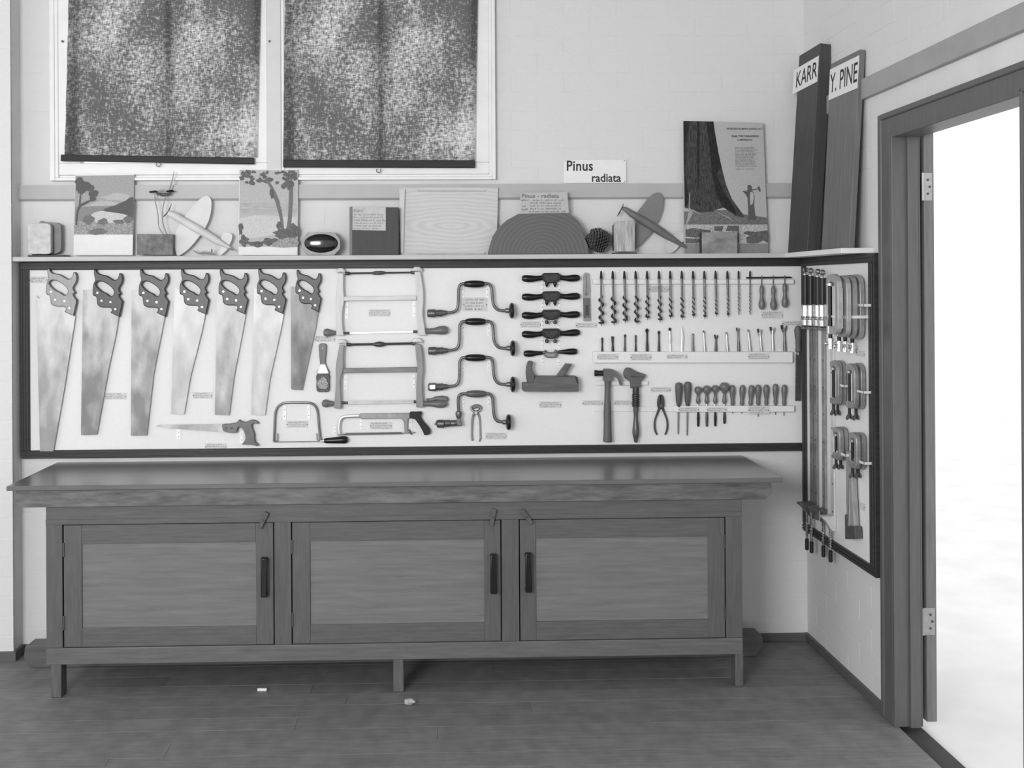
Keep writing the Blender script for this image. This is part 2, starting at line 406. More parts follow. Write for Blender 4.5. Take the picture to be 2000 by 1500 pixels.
def blind(label, tl, tr_, bl, br, hem, ring):
    Y = -.0385
    t = thing('window_blind', label, 'blind', P((bl[0] + br[0]) / 2, bl[1], Y))
    z1 = 3.2; N, Mh = 24, 30; A = [P(*bl, Y), P(*br, Y)]; T = [P(*tl, Y), P(*tr_, Y)]
    b = MB()
    for j in range(Mh + 1):
        for i in range(N + 1):
            u, v_ = i / N, j / Mh
            lo = A[0].lerp(A[1], u); hi = T[0].lerp(T[1], u)
            d = (hi - lo) * ((z1 - lo.z) / (hi.z - lo.z)); p = lo + d * v_
            e = math.exp(-v_ * 9) * .004 + .001
            p.y += e * math.sin(u * 17 + v_ * 6) - (.003 * math.exp(-u * 20) if True else 0) * math.sin(v_ * 31)
            b.v.append(tuple(p))
    for j in range(Mh):
        for i in range(N):
            a = j * (N + 1) + i; b.f.append((a, a + 1, a + N + 2, a + N + 1))
    b.build('cloth', BL, t)
    h0, h1 = P(hem[0], hem[1], Y - .004), P(hem[2], hem[3], Y - .004); dz = Vector((0, 0, hem[4] * PM))
    hb = MB().hexa([h0 + Vector((0, -.007, 0)), h1 + Vector((0, -.007, 0)), h1 + dz + Vector((0, -.004, 0)), h0 + dz + Vector((0, -.004, 0)),
                    h0 + Vector((0, .007, 0)), h1 + Vector((0, .007, 0)), h1 + dz + Vector((0, .004, 0)), h0 + dz + Vector((0, .004, 0))])
    hb.build('hem_bar', HEM, t, .003, True)
    MB().tube([P(tl[0] - 8, 0, Y).xyz * 1 + Vector((0, .0, z1 - P(tl[0] - 8, 0, Y).z)), P(tr_[0] + 8, 0, Y) + Vector((0, 0, z1 - P(tr_[0] + 8, 0, Y).z))], .02, 12).build('roller', WHITE, t)
    c = P(ring[0], ring[1], Y - .004); pts = [c + Vector((math.cos(a) * .0095, 0, math.sin(a) * .0095)) for a in [2.3 + i * .4 for i in range(13)]]
    MB().tube(pts, .0018, 6).build('pull_hook', IRON, t)
blind('dark woven roller blind over the window half beside the pier', (134, 0), (509, 0), (126, 305), (502, 308), (119, 315, 497, 321, 13), (309, 321))
blind('dark woven roller blind over the window half nearer the plain brick wall', (556, 0), (933, 0), (553, 312), (928, 313), (553, 327, 928, 328, 15), (739.5, 333))

# ------------------------------------------------------------------ tool boards
BS = -.022
tbd = thing('tool_board', 'long white display board in a dark frame holding the hand tools', 'tool board', ((P(40, 700, 0).x + XR) / 2, 0, P(800, 888, -.03).z))
bx0, bx1 = P(40.5, 700, -.03).x, XR - .0012
bz0, bz1 = P(800, 888.5, -.03).z, ZSH - .021
MB().box(bx0 + .004, bx1 - .004, BS, -.004, bz0 + .004, bz1 - .004).build('panel', BOARD, tbd, 0, False)
def frame_bar(parent, x0, x1, z0, z1, along, mt=DFR):
    o = MB().box(x0, x1, -.030, -.0035, z0, z1)
    if along == 'x':
        h = z1 - z0
        for q in (.18, .5, .8): o.box(x0 + .004, x1 - .004, -.0345, -.029, z0 + h * q - h * .09, z0 + h * q + h * .09)
    else:
        h = x1 - x0
        for q in (.18, .5, .8): o.box(x0 + h * q - h * .09, x0 + h * q + h * .09, -.0345, -.029, z0 + .004, z1 - .004)
    return o.build('frame_moulding', mt, parent, .0015, False, 1)
fw = .038
frame_bar(tbd, bx0, bx1, bz0, bz0 + .036, 'x'); frame_bar(tbd, bx0, bx1, bz1 - .036, bz1, 'x')
frame_bar(tbd, bx0, bx0 + fw, bz0 + .036, bz1 - .036, 'z'); frame_bar(tbd, P(1568, 700, -.032).x, bx1, bz0 + .036, bz1 - .036, 'z')
def rail(x0, y0, x1, y1, d=.02, nm='batten'):
    return pr(nm, rectpx(x0, y0, x1, y1), BS - d, BS, BOARD, tbd, bevel=.003)
rail(1158, 545.5, 1551, 555); rail(1158.5, 687, 1549, 709, .026); rail(1164, 744, 1266, 752.5, .016); rail(1159, 793.5, 1316, 804.5, .006); rail(1316, 792.5, 1552, 805, .022)
for (x0, y0, x1, y1) in ((674, 590, 680, 623), (806, 588, 812, 620), (672, 733, 678, 761), (806, 731, 811, 758), (901, 558, 906.5, 582), (949, 558, 955, 582),
        (903, 634, 908, 655), (952, 634, 957, 656), (903, 705, 908, 724), (952, 705, 957, 723), (903, 775, 907.5, 794), (952, 775, 957, 794),
        (1057, 550, 1061.5, 571), (1090, 550, 1094, 571), (1057, 587, 1061.5, 605), (1090, 587, 1094, 605), (1057, 622, 1061.5, 640), (1090, 622, 1094, 640),
        (1057, 659, 1061.5, 681), (1090, 659, 1094, 681), (1058, 694, 1062, 713), (1089, 694, 1093, 713), (552.5, 792, 559, 820), (600, 791, 606, 818),
        (345, 838, 353, 858), (468, 840, 476, 866), (703, 820, 708.5, 838), (799, 817, 805, 842), (651, 833, 657, 850)):
    o = pr('hanger_strip', rectpx(x0, y0, x1, y1), BS - .0025, BS, mat(.9, .35, 0, .02, 20), tbd, bevel=.0005)
    for q in (.3, .75):
        c = P((x0 + x1) / 2, y0 + (y1 - y0) * q, BS - .0025); MB().tube([c, c + Vector((0, -.001, 0))], .0019, 6).build('nail', IRON, tbd)

# side board
SB = XR - .022
sbd = thing('side_tool_board', 'narrow white board in a dark frame on the side wall holding clamps', 'tool board', (XR, -.35, .51))
sy0 = PX(1707, 800, XR - .034).y; sz0 = .505; sz1 = ZSH - .021
MB().box(SB, XR - .004, sy0 + .004, -.036, sz0 + .004, sz1 - .004).build('panel', BOARD, sbd, 0, False)
def side_bar(y0, y1, z0, z1, al):
    o = MB().box(XR - .032, XR - .0035, y0, y1, z0, z1)
    if al == 'y':
        for q in (.2, .55): o.box(XR - .0365, XR - .031, y0 + .003, y1 - .003, z0 + (z1 - z0) * q, z0 + (z1 - z0) * (q + .22))
    else:
        for q in (.2, .55): o.box(XR - .0365, XR - .031, y0 + (y1 - y0) * q, y0 + (y1 - y0) * (q + .22), z0 + .003, z1 - .003)
    o.build('frame_moulding', DFR, sbd, .0015, False, 1)
side_bar(sy0, -.036, sz0, sz0 + .036, 'y'); side_bar(sy0, -.036, sz1 - .036, sz1, 'y')
side_bar(sy0, sy0 + .055, sz0 + .036, sz1 - .036, 'z'); side_bar(-.074, -.036, sz0 + .036, sz1 - .036, 'z')

# shelf
sd = .10
sxl = P(29, 500, -sd).x
shelf = thing('display_shelf', 'narrow white shelf on top of the tool boards', 'shelf', (0, 0, ZSH))
MB().box(XP + .001, XR - .0005, -sd, -.0005, ZSH - .02, ZSH).build('shelf_board', wood(.5, 'x', .5, .05), shelf, .002, False)
sye = PX(1707, 488, XR).y
MB().box(XR - .126, XR - .0005, sye, -sd - .0004, ZSH - .02, ZSH).build('shelf_board', WHITE, shelf, .002, False)

# ------------------------------------------------------------------ bench cupboard
YF, D_ = -.545, .5785
TXl, TXr, TZ = -1.659, 1.3825, .8382
def bxp(px): return P(px, 1150, YF).x
def bzp(px, py, y=YF): return P(px, py, y).z
WT = mat(.118, .3, 0, .12, 6, (.8, 9, 9), .04, .5, .35)
WST, WRAIL, WPAN = wood(.098, 'z', .45, .13), wood(.102, 'x', .45, .14), wood(.158, 'x', .5, .12, scale=6)
WFAS = mat(.125, .5, 0, .34, 5, (1.6, 6, 9), .08, .35)
bench = thing('bench_cupboard', 'long dark wooden bench cupboard with three panelled doors under the tool board', 'cupboard', ((TXl + TXr) / 2, -.28, 0))
MB().box(TXl, TXr, -D_, -.016, TZ - .019, TZ).build('bench_top', WT, bench, .003, False)
fz1 = TZ - .0195; fz0 = bzp(780, 983, -D_ + .02)
fx0, fx1 = P(30, 975, -D_ + .018).x, P(1507, 960, -D_ + .018).x
c_ = .022
fp = [(fx0 + c_, fz0), (fx1 - c_, fz0), (fx1, fz0 + c_), (fx1, fz1), (fx0, fz1), (fx0, fz0 + c_)]
prism3('fascia', [Vector((x, -D_ + .018, z)) for x, z in fp], [Vector((x, -D_ + .045, z)) for x, z in fp], WFAS, bench, bevel=.002)
cx0, cx1 = P(90, 1150, YF).x, P(1450, 1150, YF).x
ztr0 = bzp(700, 1018); zbr1, zbr0 = bzp(700, 1257), bzp(700, 1289)
MB().box(cx0, cx1, YF + .0, YF + .024, ztr0, fz0 + .03).build('top_rail', WRAIL, bench, .003, False)
MB().box(cx0, cx1, YF - .003, YF + .0, ztr0, ztr0 + .02).build('rail_bead', WRAIL, bench, .0015, False)
MB().box(cx0, cx1, YF - .004, YF + .024, zbr0, zbr1).build('bottom_rail', mat(.118, .5, 0, .16, 7, (.9, 9, 11), .05), bench, .003, False)
for (a, b_) in ((90, 122), (536, 569), (980, 1014), (1418, 1450)):
    MB().box(bxp(a), bxp(b_), YF, YF + .024, zbr1, ztr0).build('post', WST, bench, .002, False)
for x in (cx0, cx1 - .02): MB().box(x, x + .02, YF + .025, -.02, zbr0, fz1 - .001).build('side_panel', WST, bench, 0, False)
MB().box(cx0 + .02, cx1 - .02, -.035, -.02, zbr0, fz1 - .001).build('back_panel', WST, bench, 0, False)
MB().box(cx0 + .02, cx1 - .02, YF + .06, -.036, zbr0 + .005, zbr0 + .022).build('bottom_shelf', WST, bench, 0, False)
doors = ((124.5, 534, 160, 500, 517.5, 1125, (516, 1015, 26)), (571, 978, 606, 946, 963.5, 1118.5, (963, 1009, 12)), (1016, 1416, 1047, 1384, 1031.5, 1116, (1029.5, 1008, -35)))
for di, (a, b_, p0, p1, hx, hy, tbn) in enumerate(doors):
    d = bpy.data.objects.new('cupboard_door', None); COL.objects.link(d); d.parent = bench; d.location = Vector((bxp(a), YF, zbr1)) - bench.location
    xa, xb, xc, xd = bxp(a), bxp(b_), bxp(p0), bxp(p1)
    z0, z1 = zbr1 + .002, ztr0 - .003
    pz1, pz0 = z1 - .074, z0 + .074
    MB().box(xa, xc, YF + .001, YF + .024, z0, z1).build('stile', WST, d, .002, False); MB().box(xd, xb, YF + .001, YF + .024, z0, z1).build('stile', WST, d, .002, False)
    MB().box(xc, xd, YF + .0015, YF + .024, pz1, z1).build('rail', WRAIL, d, .001, False); MB().box(xc, xd, YF + .0015, YF + .024, z0, pz0).build('rail', WRAIL, d, .001, False)
    MB().box(xc - .004, xd + .004, YF + .007, YF + .014, pz0 - .004, pz1 + .004).build('door_panel', WPAN, d, 0, False)
    hxw, hz0, hz1 = bxp(hx), bzp(hx, hy + 38), bzp(hx, hy - 38)
    hb = MB().box(hxw - .0125, hxw + .0125, YF - .03, YF - .017, hz0, hz1).box(hxw - .0125, hxw + .0125, YF - .018, YF + .002, hz0, hz0 + .018).box(hxw - .0125, hxw + .0125, YF - .018, YF + .002, hz1 - .018, hz1)
    hb.build('handle', mat(.007, .25, 0, .2, 30, None, 0, .5), d, .004, True)
    hs = xa if di < 2 else xb
    for q in (.2, .8):
        zc_ = z0 + (z1 - z0) * q; MB().box(hs - .0035, hs + .0035, YF - .003, YF + .004, zc_ - .028, zc_ + .028).build('hinge', IRON, d, .001, False)
    tx, tz = bxp(tbn[0]), bzp(tbn[0], tbn[1]); an = math.radians(90 - tbn[2]); u = Vector((math.cos(an), 0, math.sin(an))); v_ = Vector((-u.z, 0, u.x))
    c = Vector((tx, YF - .004, tz)); hl, hw = .034, .0085
    q = [c - u * hl - v_ * hw, c + u * hl - v_ * hw, c + u * hl + v_ * hw, c - u * hl + v_ * hw]
    t_ = MB().hexa([p + Vector((0, -.012, 0)) for p in q] + q).build('turn_button', wood(.085, 'z'), bench, .002, False)
    MB().tube([c + Vector((0, -.012, 0)), c + Vector((0, -.0145, 0))], .004, 8).build('screw', IRON, t_)
for (a, b_, bot) in ((97, 118, 1362), (767, 788, 1354), (1436, 1452, 1342)):
    x0, x1 = bxp(a), bxp(b_)
    MB().box(x0, x1, YF + .004, YF + .07, 0, zbr0 - .0005).build('leg', wood(.10, 'z', .55, .25), bench, .004, False)
for a in (100, 1440): MB().box(bxp(a), bxp(a) + .045, -.1, -.036, 0, zbr0 - .0005).build('leg', WST, bench, .003, False)
MB().box(P(50, 1260, -.16).x, P(1478, 1250, -.16).x, -.2, -.12, .012, .092)
bp = [(P(46, 1260, -.2).x, .02), (P(1476, 1260, -.2).x, .012), (P(1490, 1260, -.2).x, .04), (P(1490, 1250, -.2).x, .085), (P(1484, 1250, -.2).x, .095), (P(54, 1250, -.2).x, .095), (P(48, 1260, -.2).x, .085)]
bp = [(bp[0][0] + .03, 0)] + [(bp[1][0], 0)] + bp[2:] + [(bp[0][0], .04)]
prism3('bearer', [Vector((x, -.2, z)) for x, z in bp], [Vector((x, -.11, z)) for x, z in bp], WRAIL, bench, bevel=.003)

# chalk and stone on the floor
c0, c1 = PZ(503, 1347, .006), PZ(521, 1347, .006)
chalk = thing('chalk_stub', 'short white chalk stub lying on the floor under the bench', 'chalk', (c0 + c1) / 2)
MB().tube([c0, c0.lerp(c1, .05), c0.lerp(c1, .95), c1], [.0055, .0062, .0062, .0055], 12).build('stick', mat(.72, .8), chalk)
c = PZ(800, 1371, .012)
b = bmesh.new(); bmesh.ops.create_icosphere(b, subdivisions=3, radius=1)
for v in b.verts:
    k = 1 + .13 * math.sin(v.co.x * 3.1 + 1) * math.cos(v.co.y * 4) + .1 * math.sin(v.co.z * 5 + v.co.x * 2); v.co = Vector((v.co.x * .023 * k, v.co.y * .015 * k, v.co.z * .0115 * k))
zmin = min(v.co.z for v in b.verts)
me = bpy.data.meshes.new('stone'); b.to_mesh(me); b.free()
st = finish(me, 'stone', mat(.42, .8, 0, .2, 90, None, .4), None, 0, True); st.location = (c.x, c.y, -zmin); tag(st, 'small pale pebble lying on the floorboards near the middle leg', 'stone')
# ------------------------------------------------------------------ hand tools on the board
ORD = ['first', 'second', 'third', 'fourth', 'fifth', 'sixth', 'seventh', 'eighth', 'ninth', 'tenth', 'eleventh', 'twelfth', 'thirteenth', 'fourteenth', 'fifteenth', 'sixteenth', 'seventeenth']
def tool(name, label, cat, px, py, group=None): return thing(name, label, cat, P(px, py, BS), group)
# handsaws
HO = [(965, 155), (985, 175), (1000, 205), (1040, 224), (1100, 235), (1150, 262), (1195, 290), (1230, 287), (1254, 258), (1262, 218), (1279, 205), (1298, 228), (1308, 280), (1297, 335), (1264, 392), (1268, 425),
      (1290, 462), (1264, 474), (1274, 508), (1304, 548), (1304, 575), (1270, 735), (1262, 740), (1165, 695), (1163, 682), (1176, 662), (1168, 640), (1140, 628), (1062, 628), (1018, 612), (996, 582), (990, 520), (975, 490), (945, 480), (940, 430), (946, 350), (971, 290), (960, 240), (955, 185)]
HH = [(977, 345), (992, 316), (1032, 306), (1090, 325), (1155, 368), (1192, 412), (1198, 452), (1180, 486), (1150, 486), (1112, 456), (1076, 440), (1042, 420), (1000, 382)]
HS = [(1000, 448), (1050, 545), (1160, 562), (1220, 648)]
saws = [((92, 523), 1.03, 1.0, [(70.5, 576), (76, 583)], [(78, 881.5), (104, 881.5)], [(126, 755), (147, 619)], True),
        ((183, 525), 1, 1, [(162, 566)], [(158, 850), (189, 849)], [(213, 715), (226, 655), (232, 618)], False),
        ((273, 525), 1, 1, [(257, 567)], [(255.5, 851), (286.5, 850.5)], [(300, 730), (314, 658), (322, 617)], False),
        ((353, 525), .98, .95, [(341, 563)], [(334, 808.5), (359.5, 809)], [(372, 735), (394, 648), (401, 613)], False),
        ((429, 525), .98, .945, [(424, 562)], [(419.5, 810), (447.5, 811)], [(457, 735), (475, 642), (480.5, 611)], False),
        ((504, 524), .97, .95, [(496.5, 563)], [(490.5, 810), (517.5, 811)], [(527.5, 738), (549, 642), (554.5, 611)], False),
        ((579, 526), .86, .89, [(568, 559)], [(568.5, 758), (570, 761), (590.5, 762)], [(597, 730), (616.5, 640), (622, 608)], False)]
slabel = ['large handsaw with a pale handle, longest blade, next to the frame corner', 'handsaw second from the frame corner, dark handle, beside the pale-handled saw',
          'handsaw third from the frame corner, long blade ending darker at the toe', 'handsaw fourth from the frame corner, middle one of the row of seven',
          'handsaw fifth from the frame corner, with a mottled stained blade', 'handsaw sixth from the frame corner, brightest blade, above the coping saw',
          'smallest handsaw, with the shortest darkest blade, beside the bow saws']
SBL = [(.66, .35), (.55, .45), (.56, .45), (.66, .22), (.58, .38), (.68, .22), (.36, .5)]
for i, (tip, kx, ky, tl, bot, edge, pale) in enumerate(saws):
    t = tool('handsaw', slabel[i], 'saw', tip[0] + 20, 700, 'seven handsaws in a row')
    tf = lambda q: [(tip[0] + (x - 955) * .16 * kx, tip[1] + (y - 155) * .16 * ky) for x, y in q]
    yb = BS - .0135
    top = [tf([(1230, 560)])[0], tf([(975, 425)])[0]]
    v, stn = SBL[i]
    pr('blade', bot[::-1][::-1] + edge + top + tl[::-1], yb, yb + .0011, mat(v * .84, .5, .25, .1, 14, (1, 1, .5), 0, .4, 0, min(.62, stn * 1.25), i), t)
    hm, eg = (mat(.33, .4, 0, .1, 9, (9, 9, 1), 0, .4), mat(.12, .4, 0, .1, 20)) if pale else (HANDLE, HEDGE_SHADE)  # second material paints the shaded look of the rims all round
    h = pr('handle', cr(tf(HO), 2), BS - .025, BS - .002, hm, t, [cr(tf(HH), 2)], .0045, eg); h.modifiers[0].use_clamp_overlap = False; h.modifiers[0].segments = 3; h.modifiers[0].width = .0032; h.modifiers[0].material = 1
    for q in tf(HS):
        c = P(q[0], q[1], BS - .025); MB().tube([c + Vector((0, .002, 0)), c + Vector((0, -.0012, 0))], .0042, 10).build('screw', NICKEL, h)

# bow saws
def arm(t, ptsL, ptsR, mt): pr('side_arm', cr(ptsL, 3, False) + cr(ptsR, 3, False)[::-1], BS - .034, BS - .012, mt, t, bevel=.003)
for j, k in enumerate((0, 1)):
    if j == 0:
        mt = mat(.6, .45, 0, .1, 9, (9, 9, 1)); ms = mat(.62, .45, 0, .12, 9, (1, 9, 9)); z = lambda q: zm(q, 610, 500, .205)
        t = tool('bow_saw', 'upper wooden bow saw with pale arms, under the frame top', 'saw', 735, 590, 'two bow saws')
        arm(t, z([(250, 165), (232, 330), (226, 460), (228, 640), (228, 758)]), z([(296, 165), (296, 320), (302, 420), (284, 540), (286, 660), (300, 760)]), mt)
        arm(t, z([(972, 150), (990, 320), (1000, 430), (1000, 600), (1004, 758)]), z([(1030, 150), (1055, 300), (1060, 430), (1052, 540), (1064, 640), (1082, 756)]), mt)
        pr('stretcher', z([(292, 388), (992, 378), (992, 418), (292, 428)]), BS - .031, BS - .015, ms, t, bevel=.002)
        kn = [(z([(270, 148, 36)])[0], mt), (z([(998, 136, 44)])[0], mt)]
        rod = z([(312, 166), (985, 156)]); mid = z([(565, 164), (600, 162), (660, 160), (695, 158)]); lk, rk = z([(226, 733, 16), (200, 733, 24), (175, 732, 30), (140, 730, 40), (112, 728, 30), (105, 728, 10)]), z([(1072, 716, 28), (1120, 716, 26), (1165, 714, 30), (1220, 708, 42), (1265, 706, 42), (1288, 705, 28), (1294, 705, 6)])
        bl = z([(335, 735), (980, 721)])
    else:
        mt = mat(.27, .45, 0, .14, 9, (9, 9, 1)); ms = mat(.21, .5, 0, .2, 9, (1, 9, 9)); z = lambda q: zm(q, 610, 660, .205)
        t = tool('bow_saw', 'lower wooden bow saw with darker worn arms, above the hacksaw', 'saw', 735, 735, 'two bow saws')
        arm(t, z([(258, 70), (236, 190), (223, 290), (222, 450), (206, 670)]), z([(304, 70), (295, 190), (296, 285), (270, 400), (276, 676)]), mt)
        arm(t, z([(978, 60), (990, 200), (1000, 300), (990, 430), (990, 662)]), z([(1032, 60), (1050, 150), (1060, 310), (1047, 430), (1060, 662)]), mt)
        pr('stretcher', z([(293, 290), (996, 278), (996, 326), (293, 334)]), BS - .031, BS - .015, ms, t, bevel=.002)
        kn = [(z([(284, 45, 36)])[0], mat(.66, .35)), (z([(1000, 34, 44)])[0], mat(.66, .35))]
        rod = z([(325, 64), (985, 52)]); mid = z([(570, 62), (600, 62), (640, 60), (675, 60), (710, 60)]); lk, rk = z([(208, 625, 16), (188, 626, 26), (165, 625, 26), (130, 624, 40), (100, 624, 30), (90, 624, 10)]), z([(1060, 628, 26), (1110, 628, 24), (1150, 628, 28), (1200, 630, 38), (1250, 630, 36), (1280, 626, 22), (1286, 626, 6)])
        bl = z([(320, 618), (985, 608)])
    for q, mk in kn:
        c = P(q[0], q[1], BS - .023); MB().tube([c + Vector((-q[2] * PM * 1.0, 0, -.006)), c + Vector((-q[2] * PM * .9, 0, .000)), c + Vector((-q[2] * PM * .45, 0, .0055)), c + Vector((q[2] * PM * .45, 0, .0055)), c + Vector((q[2] * PM * .9, 0, .000)), c + Vector((q[2] * PM * 1.0, 0, -.006))], [.003, .008, .011, .011, .008, .003], 12).build('knob', mk, t)
    tb('tension_rod', rod, BS - .023, IRON, t, 1.7 if j == 0 else 2.4, 8)
    n_ = len(mid); tb('turnbuckle', [(x, y, (2.2, 3.6, 3.6, 2.2)[i] if n_ == 4 else (1.6, 4.2, 5.6, 4.2, 1.6)[i]) for i, (x, y) in enumerate(mid)], BS - .023, IRON, t)
    for e, q in ((0, 1), (1, -1)):
        x, y = rod[e]; tb('rod_end', [(x, y, 3.4), (x + q * 8, y, 3.4), (x + q * 10, y, 2)], BS - .023, IRON, t)
    tb('pommel', lk, BS - .023, mat(.15, .4, 0, .15, 12), t); tb('handle', rk, BS - .023, mat(.15, .38, 0, .15, 12), t)
    if j == 1: tb('handle', zm([(1085, 590, 14), (1130, 592, 16), (1180, 575, 20), (1235, 578, 30), (1280, 585, 28), (1296, 590, 8)], 610, 660, .205), BS - .014, mat(.15, .38, 0, .15, 12), t)  # shadow behind the grip, built as a second solid lobe
    a, c = bl; th_ = 1.6 if j == 0 else 3.2
    pr('blade', [(a[0], a[1] - th_), (c[0], c[1] - th_), (c[0], c[1] + th_), (a[0], a[1] + th_)], BS - .0235, BS - .0225, STEEL if j == 0 else mat(.4, .35, .6), t)
    for e, q in ((0, -1), (1, 1)): tb('blade_ferrule', [(bl[e][0] + q * 8, bl[e][1], 2.6), (bl[e][0] - q * 4, bl[e][1], 2.6)], BS - .023, IRON, t)

# glue brush
t = tool('hand_brush', 'small flat brush with a long wooden handle, beside the lower bow saw', 'brush', 630, 720)
pr('handle', cr([(622.5, 675), (626, 671), (634, 671), (637.5, 675), (637, 690), (635.5, 707), (638, 716), (643, 731), (618.5, 731), (624, 716), (624.5, 707), (623, 690)], 3), BS - .016, BS - .003, mat(.16, .45, 0, .12, 9, (9, 9, 1)), t, bevel=.003)
pr('ferrule', [(625.5, 711), (635, 711), (639, 720), (642.5, 730), (618.5, 730), (622, 720)], BS - .0185, BS - .002, mat(.62, .4, .3, .05, 20), t, bevel=.002)
pr('bristle_head', cr([(619, 730), (642, 730), (643, 745), (642.5, 764), (630, 765.5), (618.5, 764), (618, 745)], 2), BS - .018, BS - .001, mat(.13, .9, 0, .5, 160, None, .6), t, bevel=.003)
pr('worn_face', cr(blob(630.5, 749, 9, 12, 16, .18), 2), BS - .0188, BS - .0178, mat(.36, .9, 0, .5, 160, None, .5), t)
c = P(630, 680, BS - .016); MB().tube([c, c + Vector((0, -.001, 0))], .0022, 8).build('hanging_hole', PAPER, t)

# keyhole saw
t = tool('keyhole_saw', 'narrow tapering compass saw with an open wooden pistol handle', 'saw', 410, 840)
z = lambda q: zm(q, 395, 755, .1075)
pr('blade', [(304, 832), (312, 829.8), (436, 828), (440, 835), (438, 843.5), (380, 840), (325, 836)], BS - .0125, BS - .0115, mat(.36, .4, .5, .2, 14, None, 0, .5, 0, .4), t)
h = pr('handle', cr(z([(365, 690), (470, 683), (600, 662), (635, 640), (665, 605), (690, 622), (730, 642), (800, 645), (870, 612), (950, 612), (1018, 655), (1000, 678), (930, 668), (897, 700), (910, 770), (940, 850), (948, 950), (962, 1010), (1018, 1058), (985, 1082), (880, 1055), (735, 1055), (722, 1043), (768, 990), (785, 925), (770, 845), (742, 785), (705, 742), (665, 738), (635, 765), (615, 838), (480, 838), (390, 810), (365, 760)]), 2), BS - .025, BS - .002, mat(.15, .4, 0, .2, 14), t, None, .003, HEDGE_SHADE)
for q in z([(430, 755), (530, 755)]):
    c = P(q[0], q[1], BS - .025); MB().tube([c, c + Vector((0, -.003, 0))], .0055, 12).build('screw', IRON, h)

# coping saw
t = tool('coping_saw', 'small coping saw with a rounded wire frame and black handle', 'saw', 590, 820)
z = lambda q: zm(q, 300, 690, .18)
tb('frame', cr(z([(1306, 955), (1312, 800), (1320, 660), (1345, 585), (1400, 545), (1470, 535), (1580, 535), (1680, 537), (1740, 560), (1775, 615), (1788, 720), (1800, 850), (1812, 945)]), 4, False), BS - .012, mat(.2, .3, .7, .1, 20), t, 2.3, 10)
tb('blade', z([(1300, 963), (1830, 957)]), BS - .012, STEELD, t, .9, 6)
tb('tension_pin', z([(1345, 870), (1345, 945), (1300, 962)]), BS - .013, STEELD, t, 1, 6); tb('tension_pin', z([(1770, 870), (1775, 940), (1810, 957)]), BS - .013, STEELD, t, 1, 6)
tb('ferrule', [(625, 861.5, 2), (634, 861, 2.6)], BS - .014, STEEL, t)
tb('handle', [(633, 860.8, 4), (638, 860.6, 5.2), (652, 860, 6), (668, 859, 7.2), (675, 859, 7), (679, 859, 4.5), (680, 859, 1)], BS - .018, BLACK, t, None, 16)

# hacksaw
t = tool('hacksaw', 'metal hacksaw with a black pistol handle under the lower bow saw', 'saw', 740, 830)
z = lambda q: zm(q, 610, 660, .205)
tb('frame', cr(z([(258, 918), (256, 840), (266, 785), (292, 757), (340, 748), (450, 744)]), 4, False), BS - .012, mat(.55, .3, .7, .1, 20), t, 3.6, 10, .6)
pr('frame_bar', z([(435, 740), (460, 722), (930, 716), (930, 768), (912, 772), (908, 880), (940, 895), (900, 915), (880, 890), (872, 800), (850, 768), (470, 772)]), BS - .017, BS - .007, mat(.3, .35, .6, .2, 18, None, 0, .5, 0, .25), t, bevel=.002)
pr('blade', z([(300, 906), (860, 897), (860, 918), (300, 928)]), BS - .0125, BS - .0115, mat(.1, .4, .6), t)
tb('blade_pin', z([(240, 918), (318, 916)]), BS - .012, STEEL, t, 2.2, 8); tb('blade_pin', z([(850, 905), (975, 900)]), BS - .012, STEEL, t, 1.6, 8)
tb('wing_nut', z([(920, 872, 6), (930, 890, 10), (938, 905, 10), (945, 922, 6)]), BS - .012, STEELD, t, None, 8)
pr('handle', cr(z([(930, 708), (985, 706), (1040, 703), (1042, 725), (1036, 755), (1062, 800), (1098, 838), (1125, 880), (1118, 915), (1070, 928), (1060, 908), (1042, 870), (1005, 810), (972, 772), (930, 765)]), 2), BS - .026, BS - .003, BLACK, t, bevel=.005)

# braces
def brace(label, dx, dy, hm, nickel=False):
    t = tool('hand_brace', label, 'brace', 920, 590 + dy, 'four carpenter braces')
    z = lambda q: [(p[0] + dx, p[1] + dy) + tuple(p[2:]) for p in zm(q, 610, 500, .205)]
    Y = BS - .034
    tb('crank', cr(z([(1280, 540), (1325, 537), (1362, 524), (1384, 492), (1391, 430), (1392, 360), (1396, 305), (1414, 272), (1446, 264), (1550, 264), (1650, 262), (1685, 270), (1706, 300), (1713, 360), (1719, 430), (1733, 478), (1766, 512), (1806, 520), (1850, 520)]), 4, False), Y, STEELD, t, 2.9, 12)
    tb('sweep_handle', z([(1446, 267, 17), (1462, 267, 27), (1500, 267, 33), (1545, 267, 35), (1590, 267, 33), (1626, 267, 27), (1640, 267, 17)]), Y, hm, t, None, 16)
    ck = tb('chuck', z([(1094, 546, 24), (1100, 546, 37), (1165, 546, 40), (1172, 545, 34), (1182, 545, 31), (1232, 544, 34), (1244, 543, 26), (1275, 541, 22), (1290, 541, 14)]), Y, STEELD, t, None, 10)
    if nickel: pr('chuck_flat', z([(1108, 525), (1162, 523), (1162, 568), (1108, 570)]), Y - .0185, Y - .012, NICKEL, t, bevel=.001)
    tb('collar', z([(1836, 520, 17), (1842, 520, 22), (1876, 520, 24), (1882, 520, 18)]), Y, STEELD, t)
    tb('head_knob', z([(1874, 521, 18), (1877, 521, 50), (1886, 521, 70), (1900, 521, 77), (1914, 521, 70), (1922, 521, 50), (1926, 521, 16)]), Y, BLACK, t, None, 24)
brace('top carpenter brace with a black sweep handle, above the other braces', 0, 0, BLACK)
brace('carpenter brace second from the top, plain dark chuck, black handle', 2, 73.5, BLACK)
brace('carpenter brace third from the top, with a bright chuck flat', 2, 144, BLACK, True)
